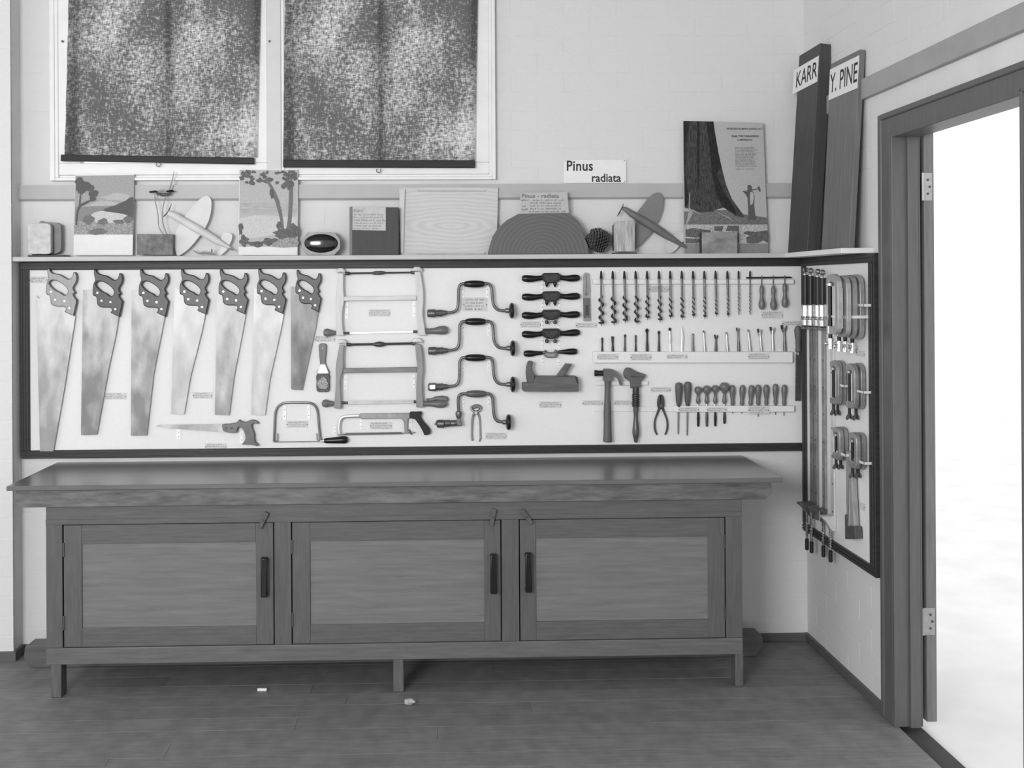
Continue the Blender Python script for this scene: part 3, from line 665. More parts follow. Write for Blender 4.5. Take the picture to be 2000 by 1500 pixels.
t = tool('hand_brace', 'lowest carpenter brace with a wooden sweep handle and cranked corner chuck', 'brace', 925, 800, 'four carpenter braces')
z = lambda q: zm(q, 610, 660, .205); Y = BS - .034
tb('crank', cr(z([(1394, 715), (1391, 640), (1390, 590), (1398, 552), (1424, 534), (1470, 532), (1650, 530), (1692, 538), (1716, 572), (1722, 640), (1728, 710), (1738, 760), (1764, 792), (1810, 800), (1850, 802)]), 4, False), Y, STEELD, t, 3, 12)
tb('sweep_handle', z([(1462, 533, 17), (1478, 533, 27), (1520, 533, 33), (1560, 533, 35), (1605, 533, 33), (1640, 533, 27), (1656, 533, 17)]), Y, mat(.10, .35, 0, .15, 12), t, None, 16)
tb('ratchet_ring', z([(1394, 696, 16), (1394, 704, 28), (1394, 722, 31), (1394, 742, 28), (1396, 768, 18)]), Y, STEELD, t)
pr('elbow', z([(1378, 765), (1412, 765), (1430, 838), (1380, 842), (1370, 810)]), Y - .012, Y + .01, STEELD, t, bevel=.003)
tb('chuck', z([(1164, 822, 4), (1180, 820, 14), (1182, 818, 24), (1190, 818, 38), (1252, 818, 40), (1256, 815, 26), (1262, 815, 34), (1310, 813, 32), (1316, 813, 26), (1322, 813, 30), (1370, 812, 30), (1390, 812, 24)]), Y, STEELD, t, None, 10)
tb('collar', z([(1812, 802, 17), (1818, 802, 22), (1846, 802, 23), (1850, 802, 16)]), Y, STEELD, t)
tb('head_knob', z([(1843, 803, 18), (1847, 803, 50), (1856, 803, 70), (1870, 803, 77), (1884, 803, 70), (1892, 803, 50), (1896, 803, 16)]), Y, BLACK, t, None, 24)

# pincers
t = tool('pincers', 'steel pincers with round jaws hanging inside the lowest brace', 'pincers', 930, 825)
for s_ in (1, -1):
    pts = [(1560 + s_ * 40, 648, 8), (1560 + s_ * 46, 668, 11), (1560 + s_ * 28, 695, 13), (1560 - s_ * 6, 712, 13), (1560 - s_ * 26, 735, 11), (1560 - s_ * 36, 780, 10), (1560 - s_ * 40, 850, 9), (1560 - s_ * 42, 930, 9)]
    pts = pts + ([(1523, 965, 10), (1521, 978, 6)] if s_ > 0 else [(1603, 955, 10), (1592, 988, 6)])
    tb('jaw_and_leg', cr(zm(pts, 610, 660, .205), 3, False), BS - .008 - .004 * s_, mat(.34, .3, .7, .15, 20), t, None, 10, 1.2)
pr('jaw_plate', cr(zm([(1520, 655), (1545, 637), (1590, 637), (1610, 655), (1592, 678), (1565, 662), (1538, 680)], 610, 660, .205), 2), BS - .02, BS - .002, mat(.2, .35, .7, .15, 20), t, bevel=.002)
c = P(929.5, 806, BS - .018); MB().tube([c, c + Vector((0, -.004, 0))], .006, 12).build('pivot', STEEL, t)

# spokeshaves
def spokeshave(label, y, kind, tilt):
    t = tool('spokeshave', label, 'spokeshave', 1076, y, 'five spokeshaves in a column')
    z = lambda q: zm([(a, b_ - 115 if True else b_) + tuple(c_) for a, b_, *c_ in q], 1000, y, .2)
    Y = BS - .02
    tb('handle', z([(95, 118, 8), (100, 118, 24), (125, 119, 34), (160, 122, 36), (200, 123, 33), (240, 120, 27), (290, 113, 24), (320, 108, 26)]), Y, BLACK, t, None, 14)
    tb('handle', z([(664, 112 + tilt, 8), (658, 113 + tilt, 22), (635, 114 + tilt, 33), (600, 116 + tilt, 35), (560, 119 + tilt, 32), (520, 117 + tilt * .5, 26), (470, 110, 24), (440, 108, 26)]), Y, BLACK, t, None, 14)
    bd = z([(296, 82), (312, 66), (452, 64), (470, 80), (478, 108), (462, 140), (430, 160), (400, 164), (345, 164), (315, 150), (296, 116)])
    bo = pr('body', bd, BS - .034, BS - .008, BLACKM, t, bevel=.002)
    cap = z([(312, 84), (455, 82), (448, 120), (384, 168), (320, 122)]) if kind else z([(312, 80), (456, 78), (450, 130), (425, 158), (345, 160), (320, 132)])
    pr('cap_iron', cap, BS - .040, BS - .033, mat(.045, .35, .5, .2, 30), t, bevel=.0015)
    c = z([(380, 112)])[0]; cc = P(c[0], c[1], BS - .04); MB().tube([cc, cc + Vector((0, -.003, 0))], .004, 10).build('cap_screw', IRON, t)
    for x in (340, 420):
        if kind: q = z([(x, 160, 4), (x, 166, 10), (x, 178, 18), (x, 196, 19), (x, 204, 10)])
        else: q = z([(x, 150, 16), (x, 172, 18), (x, 186, 16), (x, 192, 10), (x, 206, 5)])
        tb('adjusting_screw', q, BS - .026, BLACKM if not kind else IRON, t, None, 10)
    if kind: pr('blade', z([(326, 148), (438, 148), (428, 182), (338, 182)]), BS - .03, BS - .028, mat(.28, .3, .7), t)
spokeshave('topmost black spokeshave, flat cap with two pointed screws', 543, 0, 0)
spokeshave('black spokeshave second from the top, flat cap with two pointed screws', 579, 0, -2)
spokeshave('black spokeshave third from the top, pointed cap with two round nuts', 615, 1, -4)
spokeshave('black spokeshave fourth from the top, tilted grip, two round nuts', 652, 1, -12)
t = tool('spokeshave', 'lowest spokeshave with turned grips and a small pale body above the plane', 'spokeshave', 1076, 689, 'five spokeshaves in a column')
z = lambda q: zm(q, 1000, 520, .2); Y = BS - .018
tb('handle', z([(112, 852, 10), (120, 852, 26), (150, 853, 33), (190, 853, 32), (230, 850, 24), (290, 847, 17), (300, 846, 14)]), Y, BLACK, t, None, 14)
tb('handle', z([(638, 832, 10), (630, 832, 26), (600, 833, 32), (560, 834, 31), (520, 836, 24), (460, 838, 17), (450, 838, 14)]), Y, BLACK, t, None, 14)
tb('neck', z([(295, 846, 12), (315, 843, 16), (322, 832, 18), (335, 850, 14)]), Y, STEELD, t); tb('neck', z([(455, 838, 12), (432, 838, 16), (428, 828, 18), (420, 845, 14)]), Y, STEELD, t)
pr('body', cr(z([(320, 850), (340, 838), (380, 842), (420, 838), (440, 846), (438, 888), (400, 893), (360, 894), (325, 888)]), 2), BS - .03, BS - .006, mat(.2, .4, .6, .15, 20), t, bevel=.003)
pr('cap_iron', z([(345, 858), (420, 856), (416, 882), (352, 884)]), BS - .034, BS - .029, mat(.3, .35, .6), t, bevel=.001)

# wooden plane
t = tool('wooden_plane', 'wooden jack plane with a curved horn handle and wedge, below the spokeshaves', 'plane', 1076, 745)
WPL = mat(.105, .45, 0, .22, 7, (1, 9, 9), .05)
pr('body', z([(105, 1142), (205, 1140), (232, 1075), (438, 1076), (620, 1075), (640, 1082), (652, 1130), (650, 1225), (114, 1224), (105, 1210)]), BS - .062, BS - .004, WPL, t, bevel=.002)
pr('horn_handle', cr(z([(160, 932), (180, 927), (206, 936), (198, 980), (205, 1030), (226, 1072), (212, 1140), (186, 1148), (155, 1140), (138, 1060), (142, 985)]), 3), BS - .05, BS - .018, mat(.11, .4, 0, .2, 12), t, bevel=.005)
pr('wedge', z([(435, 1076), (530, 950), (562, 960), (500, 1076)]), BS - .05, BS - .016, WPL, t, bevel=.001)
pr('plane_iron', z([(470, 1076), (556, 950), (560, 962), (578, 952), (586, 960), (512, 1076)]), BS - .046, BS - .02, mat(.09, .45, .3, .2, 20), t, bevel=.001)
pr('end_chamfer', z([(614, 1080), (640, 1080), (646, 1150), (632, 1140)]), BS - .0625, BS - .0615, mat(.03, .5), t)

# angle gauge
t = tool('angle_gauge', 'sliding angle gauge hanging upright beside the row of auger bits', 'gauge', 1146, 580)
pr('slotted_blade', cr(z([(698, 85), (712, 66), (735, 64), (754, 80), (760, 150), (762, 310), (698, 310), (696, 150)]), 2), BS - .01, BS - .007, mat(.28, .35, .6, .15, 30), t, [z([(723, 90), (731, 90), (731, 255), (723, 255)])], 0)
pr('stock', z([(698, 312), (762, 312), (766, 535), (702, 536)]), BS - .016, BS - .002, mat(.13, .45, 0, .2, 12, (9, 9, 1)), t, bevel=.001)
pr('inlay_plate', z([(718, 380), (745, 380), (748, 480), (720, 480)]), BS - .0168, BS - .0158, mat(.06, .4, .4), t); pr('end_plate', z([(702, 505), (765, 505), (766, 535), (702, 536)]), BS - .0166, BS - .0158, mat(.28, .35, .6), t)
c = P(1145.5, 574.5, BS - .016); MB().tube([c + Vector((0, .006, 0)), c + Vector((0, -.003, 0))], .0055, 12).build('locking_screw', STEELD, t)

# auger bits
AX = [155, 257, 360, 460, 562, 667, 767, 870, 970, 1070, 1170, 1275, 1375, 1477]; AB = [575, 568, 548, 562, 522, 542, 512, 518, 502, 512, 490, 495, 476, 476]
AR = [25, 25, 23, 23, 20, 20, 17, 17, 14, 14, 12, 12, 8, 8]; ALX = [2, 12, 10, 14, 6, 12, 6, 6, 6, 6, 8, 8, 2, 0]
for i in range(14):
    k = .22; t = tool('auger_bit', 'auger bit, %s along the upper batten counted from the angle gauge' % ORD[i], 'drill bit', 1140 + AX[i] * k, 575, 'auger bits on the upper batten')
    x0, yT, yE, r_ = 1140 + AX[i] * k, 529, 510 + AB[i] * k, AR[i] * k; lx = ALX[i] * k
    Y = BS - .020 - max(.004, r_ * PM); fx = lambda y: x0 + lx * (y - yT) / (yE - yT)
    sr = 2.1 if i < 12 else 1.5
    tb('square_tang', [(x0, yT, .9), (x0, yT + 2, 1.8), (fx(yT + 14), yT + 14, 3.0 if i < 12 else 2.2), (fx(yT + 17), yT + 17, sr)], Y, BLACKM, t, None, 4)
    ys = 576 if i < 12 else 566
    tb('shank', [(fx(yT + 15), yT + 15), (fx(ys + 3), ys + 3)], Y, STEELD, t, sr, 10)
    tb('core', [(fx(ys), ys, sr), (fx(yE - 10), yE - 10, sr * .75), (fx(yE - 3), yE - 3, 1.2), (fx(yE + 1), yE + 1, .3)], Y, STEELD, t, None, 8)
    turns = (yE - 8 - ys) / max(7.5, r_ * 3.1) ; N = int(turns * 14) + 1; hp = []; hr = []
    for q in range(N + 1):
        u = q / N; yy = ys + 2 + (yE - 8 - ys) * u; a = u * turns * 2 * math.pi + i
        p = P(fx(yy), yy, Y); rr = (r_ - 1.6 * min(1, r_ / 4)) * PM * min(1, u * 6 + .3)
        hp.append(p + Vector((math.cos(a) * rr, math.sin(a) * rr, 0))); hr.append(max(1.0, min(2.1, r_ * .42)) * PM)
    MB().tube(hp, hr, 6).build('spiral_flute', IRON if i < 12 else STEELD, t)
    if i < 12:
        tb('cutter', [(fx(yE) - r_, yE - 6.5, 1), (fx(yE) - r_ * .7, yE - 6, 2), (fx(yE), yE - 5.5, 2.2), (fx(yE) + r_ * .7, yE - 6, 2), (fx(yE) + r_, yE - 6.5, 1)], Y, IRON, t, None, 8)

# awls under the black rod
t = tool('steel_rod', 'thin black steel rod lying across the upper batten end above the three bradawls', 'rod', 1500, 541)
tb('bar', [(1457, 542.6, 1.2), (1460, 542.6, 1.7), (1543, 541.8, 1.7), (1546, 541.8, 1.2)], BS - .023, BLACKM, t, None, 8)
for i, (x, dy) in enumerate(((1487.6, 0), (1510.3, 1), (1532.7, -4))):
    t = tool('bradawl', ['bradawl hanging nearest the auger bits below the black rod', 'middle bradawl of the three below the black rod', 'bradawl hanging farthest from the auger bits below the black rod'][i], 'awl', x, 580, 'bradawls under the black rod')
    Y = BS - .027
    tb('spike', [(x, 538), (x, 562 + dy)], Y, STEELD, t, 1.1, 6)
    tb('handle', [(x, 557 + dy, 2.2), (x, 560 + dy, 3.4), (x, 565 + dy, 4.6), (x, 570 + dy, 4.2), (x, 578 + dy, 3.2), (x + .2, 586 + dy, 4.6), (x + .2, 593 + dy, 6.4), (x + .2, 599 + dy, 6), (x + .2, 603.5 + dy, 4), (x + .2, 605 + dy, 1)], Y, WAWL, t, None, 14)

# short bits standing in the middle batten
BITS = [(288, 395, 288, 17, 17, 'k', 'plain'), (450, 375, 456, 21, 21, 'k', 'plain'), (645, 345, 640, 18, 18, 'd', 'ball'), (812, 355, 812, 15, 17, 'k', 'plain'), (988, 250, 992, 29, 23, 'k', 'star'), (1175, 285, 1175, 23, 20, 'k', 'star'),
        (1345, 240, 1353, 20, 18, 'w', 'tip'), (1535, 210, 1533, 25, 20, 'w', 'spear'), (1703, 330, 1708, 16, 23, 'g', 'plain'), (1876, 282, 1890, 20, 22, 'l', 'hook'), (2070, 350, 2066, 28, 23, 'k', 'fork'), (2230, 305, 2248, 18, 24, 'l', 'hook'),
        (2410, 240, 2424, 25, 25, 'g', 'fork'), (2570, 265, 2605, 18, 25, 'l', 'hook'), (2750, 260, 2780, 36, 22, 'l', 'fork'), (2950, 230, 2956, 42, 24, 'l', 'fork'), (3130, 200, 3144, 50, 28, 'g', 'fork')]
BM = {'k': mat(.03, .4, .4, .2, 30), 'd': mat(.07, .4, .5, .2, 30), 'g': mat(.14, .4, .5, .2, 30), 'l': mat(.42, .35, .5, .1, 30), 'w': mat(.74, .35, .3, .05, 30)}
BN = ['stubby dark countersink, end one of the row', 'thicker stubby dark countersink', 'slim bit with a small dark ball head', 'plain short dark bit', 'tallest dark bit with a diamond head', 'dark bit with a smaller diamond head', 'bright bit with a square dark tip', 'bright spear-shaped bit', 'short dark tapered bit',
      'pale hooked centre bit', 'short dark forked centre bit', 'pale slim hooked centre bit', 'tall grey centre bit with a dark fork', 'leaning pale centre bit', 'leaning pale centre bit with a two-pronged fork', 'centre bit with a rounded three-pointed fork', 'largest forked centre bit, end of the row nearest the file']
for i, (xt, yt, xb, rt, rb, mk, kd) in enumerate(BITS):
    x0, y0, x1, y1 = 1140 + xt * .125, 610 + yt * .125, 1140 + xb * .125, 688.5; a, b_ = rt * .125, rb * .125; Y = BS - .013
    t = tool('brace_bit', BN[i] + ', standing in the middle batten', 'drill bit', x1, y1, 'short bits in the middle batten'); mt = BM[mk]
    L_ = lambda u: (x0 + (x1 - x0) * u, y0 + (y1 - y0) * u)
    tb('shank', [L_(.12) + (max(1.1, min(a, b_ * .62)),), L_(.5) + (b_ * .7,), L_(.8) + (b_,), L_(1) + (b_ * .9,)], Y, mt if kd != 'fork' or mk != 'k' else BM['d'], t, None, 8)
    if kd in ('plain',): tb('cutting_head', [L_(0) + (a * .6,), L_(.04) + (a,), L_(.2) + (a * .9,), L_(.4) + (b_ * .8,)], Y, mt, t, None, 8)
    elif kd == 'ball': tb('cutting_head', [L_(0) + (a * .4,), L_(.03) + (a * .9,), L_(.08) + (a,), L_(.14) + (a * .7,), L_(.3) + (1.2,)], Y, BM['k'], t, None, 10)
    elif kd == 'star': tb('cutting_head', [L_(0) + (.4,), L_(.05) + (a * .75,), L_(.1) + (a,), L_(.16) + (a * .6,), L_(.25) + (a * .45,)], Y, BM['k'], t, None, 6)
    elif kd == 'tip': tb('cutting_head', [L_(0) + (a * .7,), L_(.03) + (a,), L_(.11) + (a,), L_(.13) + (a * .7,)], Y, BM['k'], t, None, 4); tb('sleeve', [L_(.13) + (a * .8,), L_(.4) + (a * .95,), L_(.55) + (a * .95,), L_(.7) + (a * .6,)], Y, mt, t, None, 10)
    elif kd == 'spear': pr('cutting_head', [L_(0), (x0 + a * .5, y0 + 10), (x0 + a, y0 + 22), (x0 + a, y0 + 34), (x0 + a * .4, y0 + 40), (x0 - a * .4, y0 + 40), (x0 - a, y0 + 34), (x0 - a, y0 + 22), (x0 - a * .5, y0 + 10)], Y - .003, Y + .003, mt, t, bevel=.0008)
    elif kd == 'hook': tb('cutting_head', [L_(.3) + (a * .5,), (x0 + a * .3, y0 + 6, a * .6), (x0 + a * .4, y0 + 2, a * .6), (x0 - a * .2, y0 + .5, a * .5), (x0 - a * .8, y0 + 3, a * .35)], Y, BM['g'], t, None, 8)
    else:
        h = 11 if a > 4 else 8
        pr('cutting_head', [(x0 - a, y0 + 1), (x0 - a * .45, y0), (x0 - a * .3, y0 + h * .55), (x0, y0 + h * .75), (x0 + a * .4, y0 + h * .5), (x0 + a * .7, y0 + 1), (x0 + a, y0 + 1), (x0 + a * .9, y0 + h * .7), (x0 + a * .3, y0 + h * 1.35), (x0 - a * .3, y0 + h * 1.35), (x0 - a * .9, y0 + h * .7)], Y - .003, Y + .003, mt, t, bevel=.0006)
        pr('side_nicker', [(x0 - a, y0 + .5), (x0 - a * .4, y0 - .5), (x0 - a * .25, y0 + h * .6), (x0 - a * .85, y0 + h * .7)], Y - .004, Y + .004, BM['k'] if mk != 'w' else mt, t, bevel=.0006)

# flat file at the frame
t = tool('flat_file', 'flat file with a wooden handle hanging beside the frame near the clamps', 'file', 1559, 710)
tb('handle', [(1558.5, 636, 1.5), (1558.5, 638, 5), (1558.5, 644, 7.2), (1559, 652, 7.2), (1559, 664, 5.6), (1559.2, 678, 5.2), (1559.2, 686, 6.2), (1559.2, 688, 4)], BS - .018, WTOOL, t, None, 14)
tb('ferrule', [(1559.2, 687, 3.6), (1559.3, 693, 4)], BS - .018, STEELD, t)
pr('blade', [(1554.6, 692), (1564.4, 692), (1564.2, 740), (1563.6, 783), (1553.6, 783), (1554, 740)], BS - .021, BS - .016, mat(.075, .5, .4, .2, 60), t, bevel=.001)

# hammer
z = lambda q: zm(q, 1140, 710, .1066)
t = tool('claw_hammer', 'claw hammer with a wooden handle hanging on the short batten', 'hammer', 1187, 790)
hh = mat(.13, .45, .2, .2, 18)
pr('head', cr(z([(370, 112), (430, 104), (500, 104), (560, 122), (620, 165), (662, 225), (682, 290), (702, 355), (694, 408), (676, 396), (660, 345), (635, 295), (600, 255), (555, 236), (515, 240), (505, 320), (375, 322), (368, 250)]), 3), BS - .05, BS - .022, hh, t, bevel=.004)
tb('striking_face', z([(196, 178, 48), (199, 178, 56), (250, 178, 56), (258, 178, 48), (330, 178, 50), (378, 178, 54)]), BS - .036, BLACKM, t, None, 16)
hp = z([(440, 240, 62), (440, 330, 62), (440, 400, 57), (437, 480, 56), (436, 650, 58), (436, 780, 66), (436, 900, 72), (438, 1100, 72), (438, 1300, 77), (439, 1400, 84), (439, 1435, 82), (439, 1442, 60)])
tb('handle', hp, BS - .034, mat(.10, .42, 0, .18, 9, (9, 9, .8)), t, None, 16, .75)
# wrench
t = tool('adjustable_wrench', 'adjustable screw wrench with a ribbed nut and turned grip next to the hammer', 'wrench', 1241, 790)
pr('head', cr(z([(738, 195), (748, 130), (785, 84), (830, 76), (875, 92), (940, 135), (1030, 170), (1130, 198), (1132, 235), (1112, 275), (1062, 308), (1052, 360), (1046, 400), (1045, 440), (960, 432), (868, 460), (866, 400), (850, 330), (800, 300), (760, 265)]), 2), BS - .036, BS - .014, mat(.12, .45, .4, .15, 20), t, bevel=.003)
pr('jaw_gap', z([(870, 225), (905, 240), (1110, 240), (1110, 247), (900, 249), (868, 240)]), BS - .0368, BS - .0355, BLACKM, t)
rb = []
for q in range(6):
    y = 560 + q * 40; rb += [(955, y, 60), (955, y + 8, 72), (955, y + 26, 72), (955, y + 34, 60)]
tb('ribbed_nut', z([(955, 430, 58), (955, 545, 62)] + rb + [(955, 790, 60)]), BS - .03, mat(.06, .3, .6, .15, 20), t, None, 14)
tb('grip', z([(955, 780, 52), (955, 850, 52), (955, 910, 42), (955, 980, 40), (955, 1080, 48), (955, 1180, 60), (955, 1270, 66), (955, 1340, 54), (955, 1380, 40), (955, 1435, 34), (955, 1448, 20)]), BS - .03, mat(.11, .25, .3, .2, 14), t, None, 14)
# pliers
z = lambda q: zm(q, 1130, 700, .23)
t = tool('pliers', 'dark steel pliers hanging nose up with spread handles', 'pliers', 1291, 810)
for s_ in (1, -1):
    pr('jaw', cr(z([(700 + s_ * 2, 312), (700 + s_ * 14, 314), (700 + s_ * 27, 345), (700 + s_ * 30, 400), (700 + s_ * 18, 428), (700 - s_ * 8, 425), (700 + s_ * 1, 380)]), 2), BS - .018 - .002 * s_, BS - .004, mat(.07, .4, .5, .2, 30), t, bevel=.002)
    tb('grip', cr(z([(700 - s_ * 6, 400, 14), (700 + s_ * 14, 425, 12), (700 + s_ * 30, 465, 9), (700 + s_ * 50, 520, 8), (700 + s_ * 55, 565, 8.5), (700 + s_ * 50, 610, 8.5), (700 + s_ * 36, 645, 7), (700 + s_ * 34, 650, 3)]), 3, False), BS - .011, mat(.09, .4, .4, .2, 30), t, None, 10, 1.1)
c = P(1291, 792, BS - .02); MB().tube([c + Vector((0, .003, 0)), c + Vector((0, -.002, 0))], .006, 12).build('pivot', STEELD, t)
# rasps, screwdrivers, bradawls in the lower batten
Y = BS - .016
for i, (x, yt, yb) in enumerate(((851, 203, 645), (927, 197, 657))):
    t = tool('slim_file', ['slim file with a thick wooden handle in the lower batten, nearest the pliers', 'longer slim file in the lower batten, beside the round-knobbed screwdrivers'][i], 'file', 1130 + x * .23, 790, 'slim files in the lower batten')
    tb('handle', z([(x, yt, 6), (x, yt + 6, 24), (x, yt + 25, 31), (x, yt + 60, 31), (x - 1, yt + 110, 27), (x - 1, yt + 165, 24), (x - 1, yt + 185, 20)]), Y, WTOOL, t, None, 14); tb('ferrule', z([(x - 1, yt + 176, 17), (x - 1, yt + 208, 17)]), Y, IRON, t)
    tb('spike', z([(x - 3, 400, 7), (x - 4, 520, 6.5), (x - 6, yb - 10, 4.5), (x - 6, yb, 2)]), Y + .002, STEELD, t, None, 8)
SDL = ['screwdriver with a round knob handle in the lower batten, nearest the files', 'second round-knobbed screwdriver from the slim files', 'third round-knobbed screwdriver from the slim files, black blade', 'screwdriver with the largest round knob, next to the plain bradawls']
for i, (x, yt, r_, yb, mk) in enumerate(((1015, 238, 32, 580, .02), (1088, 230, 35, 580, .09), (1160, 227, 32, 577, .015), (1238, 203, 42, 555, .045))):
    t = tool('screwdriver', SDL[i], 'screwdriver', 1130 + x * .23, 790, 'round-knobbed screwdrivers in the lower batten')
    tb('handle', z([(x, yt, 8), (x, yt + 5, r_ * .62), (x, yt + r_ * .55, r_ * .93), (x, yt + r_, r_), (x, yt + r_ * 1.5, r_ * .85), (x, yt + r_ * 2, r_ * .5), (x, yt + r_ * 2 + 12, 12), (x, 335, 14), (x, 355, 19), (x, 372, 17), (x, 386, 10)]), Y - .003, WAWL, t, None, 16)
    tb('ferrule', z([(x - 1, 382, 8.5), (x - 2, 408, 8.5)]), Y - .002, STEEL, t)
    tb('blade', z([(x, 400, 7), (x, 455, 8), (x + 1, 480, 11), (x + 1, 510, 13), (x + 1, 545, 11), (x + 1, yb - 4, 9), (x + 1, yb, 7)]), Y + .003, mat(mk, .4, .3, .15, 30), t, None, 10, .5)
for i, (x, xb, yt, stub) in enumerate(((1305, 1308, 225, 468), (1393, 1385, 225, 468), (1470, 1458, 226, 0), (1525, 1525, 222, 494), (1594, 1594, 222, 472), (1672, 1672, 215, 478), (1748, 1744, 222, 488))):
    t = tool('bradawl', 'bradawl in the lower batten, %s in the row counted from the round-knobbed screwdrivers' % ORD[i], 'awl', 1130 + x * .23, 780, 'bradawls in the lower batten')
    lx = lambda y: x + (xb - x) * (y - yt) / 180
    tb('handle', z([(x, yt, 5), (x, yt + 6, 17), (lx(yt + 28), yt + 28, 24), (lx(yt + 55), yt + 55, 25), (lx(yt + 100), yt + 100, 19), (lx(yt + 130), yt + 130, 15), (lx(yt + 155), yt + 155, 18), (lx(yt + 170), yt + 170, 14), (lx(405), 400, 9)]), Y, WAWL, t, None, 14)
    tb('spike', z([(xb, 395, 4), (xb, max(stub, 450), 3.5)]), Y + .002, STEELD, t, None, 6)

# ------------------------------------------------------------------ paper labels
def writing(parent, x0, y0, x1, y1, Y, lines, ink=PENCIL, lh=.5, name='handwriting', seed=1, plane=None):
    rr = random.Random(seed); b = MB(); h = (y1 - y0) / lines; pp = plane or (lambda a, c: P(a, c, Y))
    for i in range(lines):
        y = y0 + h * (i + .8); x = x0 + rr.uniform(0, 2); xe = x1 - rr.uniform(0, (x1 - x0) * (.15 if i < lines - 1 else .3))
        while x < xe:
            for q in range(rr.randint(2, 7)):
                if x > xe: break
                hh_ = h * lh * rr.choice((.7, .8, 1, 1.25)); ww = h * .16; s_ = rr.uniform(-.3, .6) * h * .15
                b.poly([pp(x, y), pp(x + ww, y), pp(x + ww + s_, y - hh_), pp(x + s_, y - hh_)])
                if rr.random() < .6: yy = y - hh_ * rr.choice((0, .5, .9)); b.poly([pp(x, yy), pp(x + h * .34, yy), pp(x + h * .34, yy - h * .12), pp(x, yy - h * .12)])
                x += h * rr.uniform(.3, .45)
            x += h * .4
    o = b.build(name, ink, parent, smooth=False); o['kind'] = 'stuff'; return o
LBL = [((57, 540, 94, 553), 2, 'beside the pale-handled saw', 0), ((204, 767, 247, 780), 3, 'between the second and third handsaws', 0), ((376, 766, 415, 778.5), 3, 'between the fourth and fifth handsaws', 0),
       ((614, 656, 655, 668), 2, 'above the small hand brush', 0), ((720, 604, 763, 618), 3, 'inside the upper bow saw', 0), ((904, 581, 952, 608), 4, 'largest card, inside the top brace', 0), ((400, 866, 443, 879), 3, 'below the compass saw', 0),
       ((559, 822, 602, 835), 3, 'inside the coping saw frame', 0), ((722, 824, 766, 838.5), 3, 'inside the hacksaw frame', 0), ((948, 845, 990, 858), 3, 'beside the pincers', 0), ((1016, 628, 1057.5, 640), 3, 'under the third spokeshave', 0),
       ((1124, 630, 1166, 640.5), 2, 'under the angle gauge', 0), ((1053, 784, 1097, 797), 3, 'under the wooden plane', 0), ((1267, 558, 1308, 571), 3, 'behind the auger bits', 0), ((1487, 608, 1530, 622), 3, 'under the hanging bradawls', 0),
       ((1527, 627, 1572, 636), 2, 'above the flat file', 0), ((1166, 691, 1208, 703), 3, 'on the middle batten under the plain countersinks', .026), ((1231, 691, 1273, 704), 3, 'on the middle batten under the diamond-headed bits', .026),
       ((1302, 692, 1343, 701), 2, 'on the middle batten under the bright spear bit', .026), ((1461, 690, 1503, 702), 3, 'on the middle batten under the forked bits', .026), ((1137, 782, 1178, 792), 2, 'beside the hammer handle', 0),
       ((1199, 782, 1236, 791.5), 2, 'between hammer and wrench', 0), ((1271, 756, 1311, 766), 2, 'above the pliers', 0), ((1325, 795, 1366, 804), 2, 'on the lower batten under the slim files', .022), ((1380, 795, 1420, 804.5), 2, 'on the lower batten under the round-knobbed screwdrivers', .022), ((1461, 793.5, 1503, 808), 3, 'on the lower batten under the bradawls', .022)]
for i, ((x0, y0, x1, y1), nl, where, d) in enumerate(LBL):
    Yc = BS - d - .0012
    o = rebase(pr('paper_label', rectpx(x0, y0, x1, y1), Yc, BS - d - .0002, CARD)); tag(o, 'small handwritten paper label ' + where, 'label', 'handwritten labels on the tool boards')
    writing(o, x0 + 3, y0 + .8, x1 - 3, y1 - 1, Yc - .0003, nl, seed=i)
    for x in (x0 + 2, x1 - 2):
        c = P(x, (y0 + y1) / 2 + .5, Yc); MB().tube([c + Vector((0, .001, 0)), c + Vector((0, -.0012, 0))], .0024, 7).build('pin', IRON, o)
for (q, where) in (([(1671, 683), (1690, 686.5), (1690, 699), (1671, 694)], 'under the largest clamps on the side board'), ([(1671.5, 977), (1690, 985), (1690, 1000), (1671.5, 990)], 'low on the side board beside the wooden bar')):
    o = rebase(prx('paper_label', q, SB - .0012, SB - .0002, CARD)); tag(o, 'small handwritten paper label ' + where, 'label', 'handwritten labels on the tool boards')
    for p in (q[0], q[1]):
        c = PX(p[0] + (2 if p is q[0] else -2), p[1] + 6, SB - .0012); MB().tube([c + Vector((.001, 0, 0)), c + Vector((-.0012, 0, 0))], .0024, 7).build('pin', IRON, o)

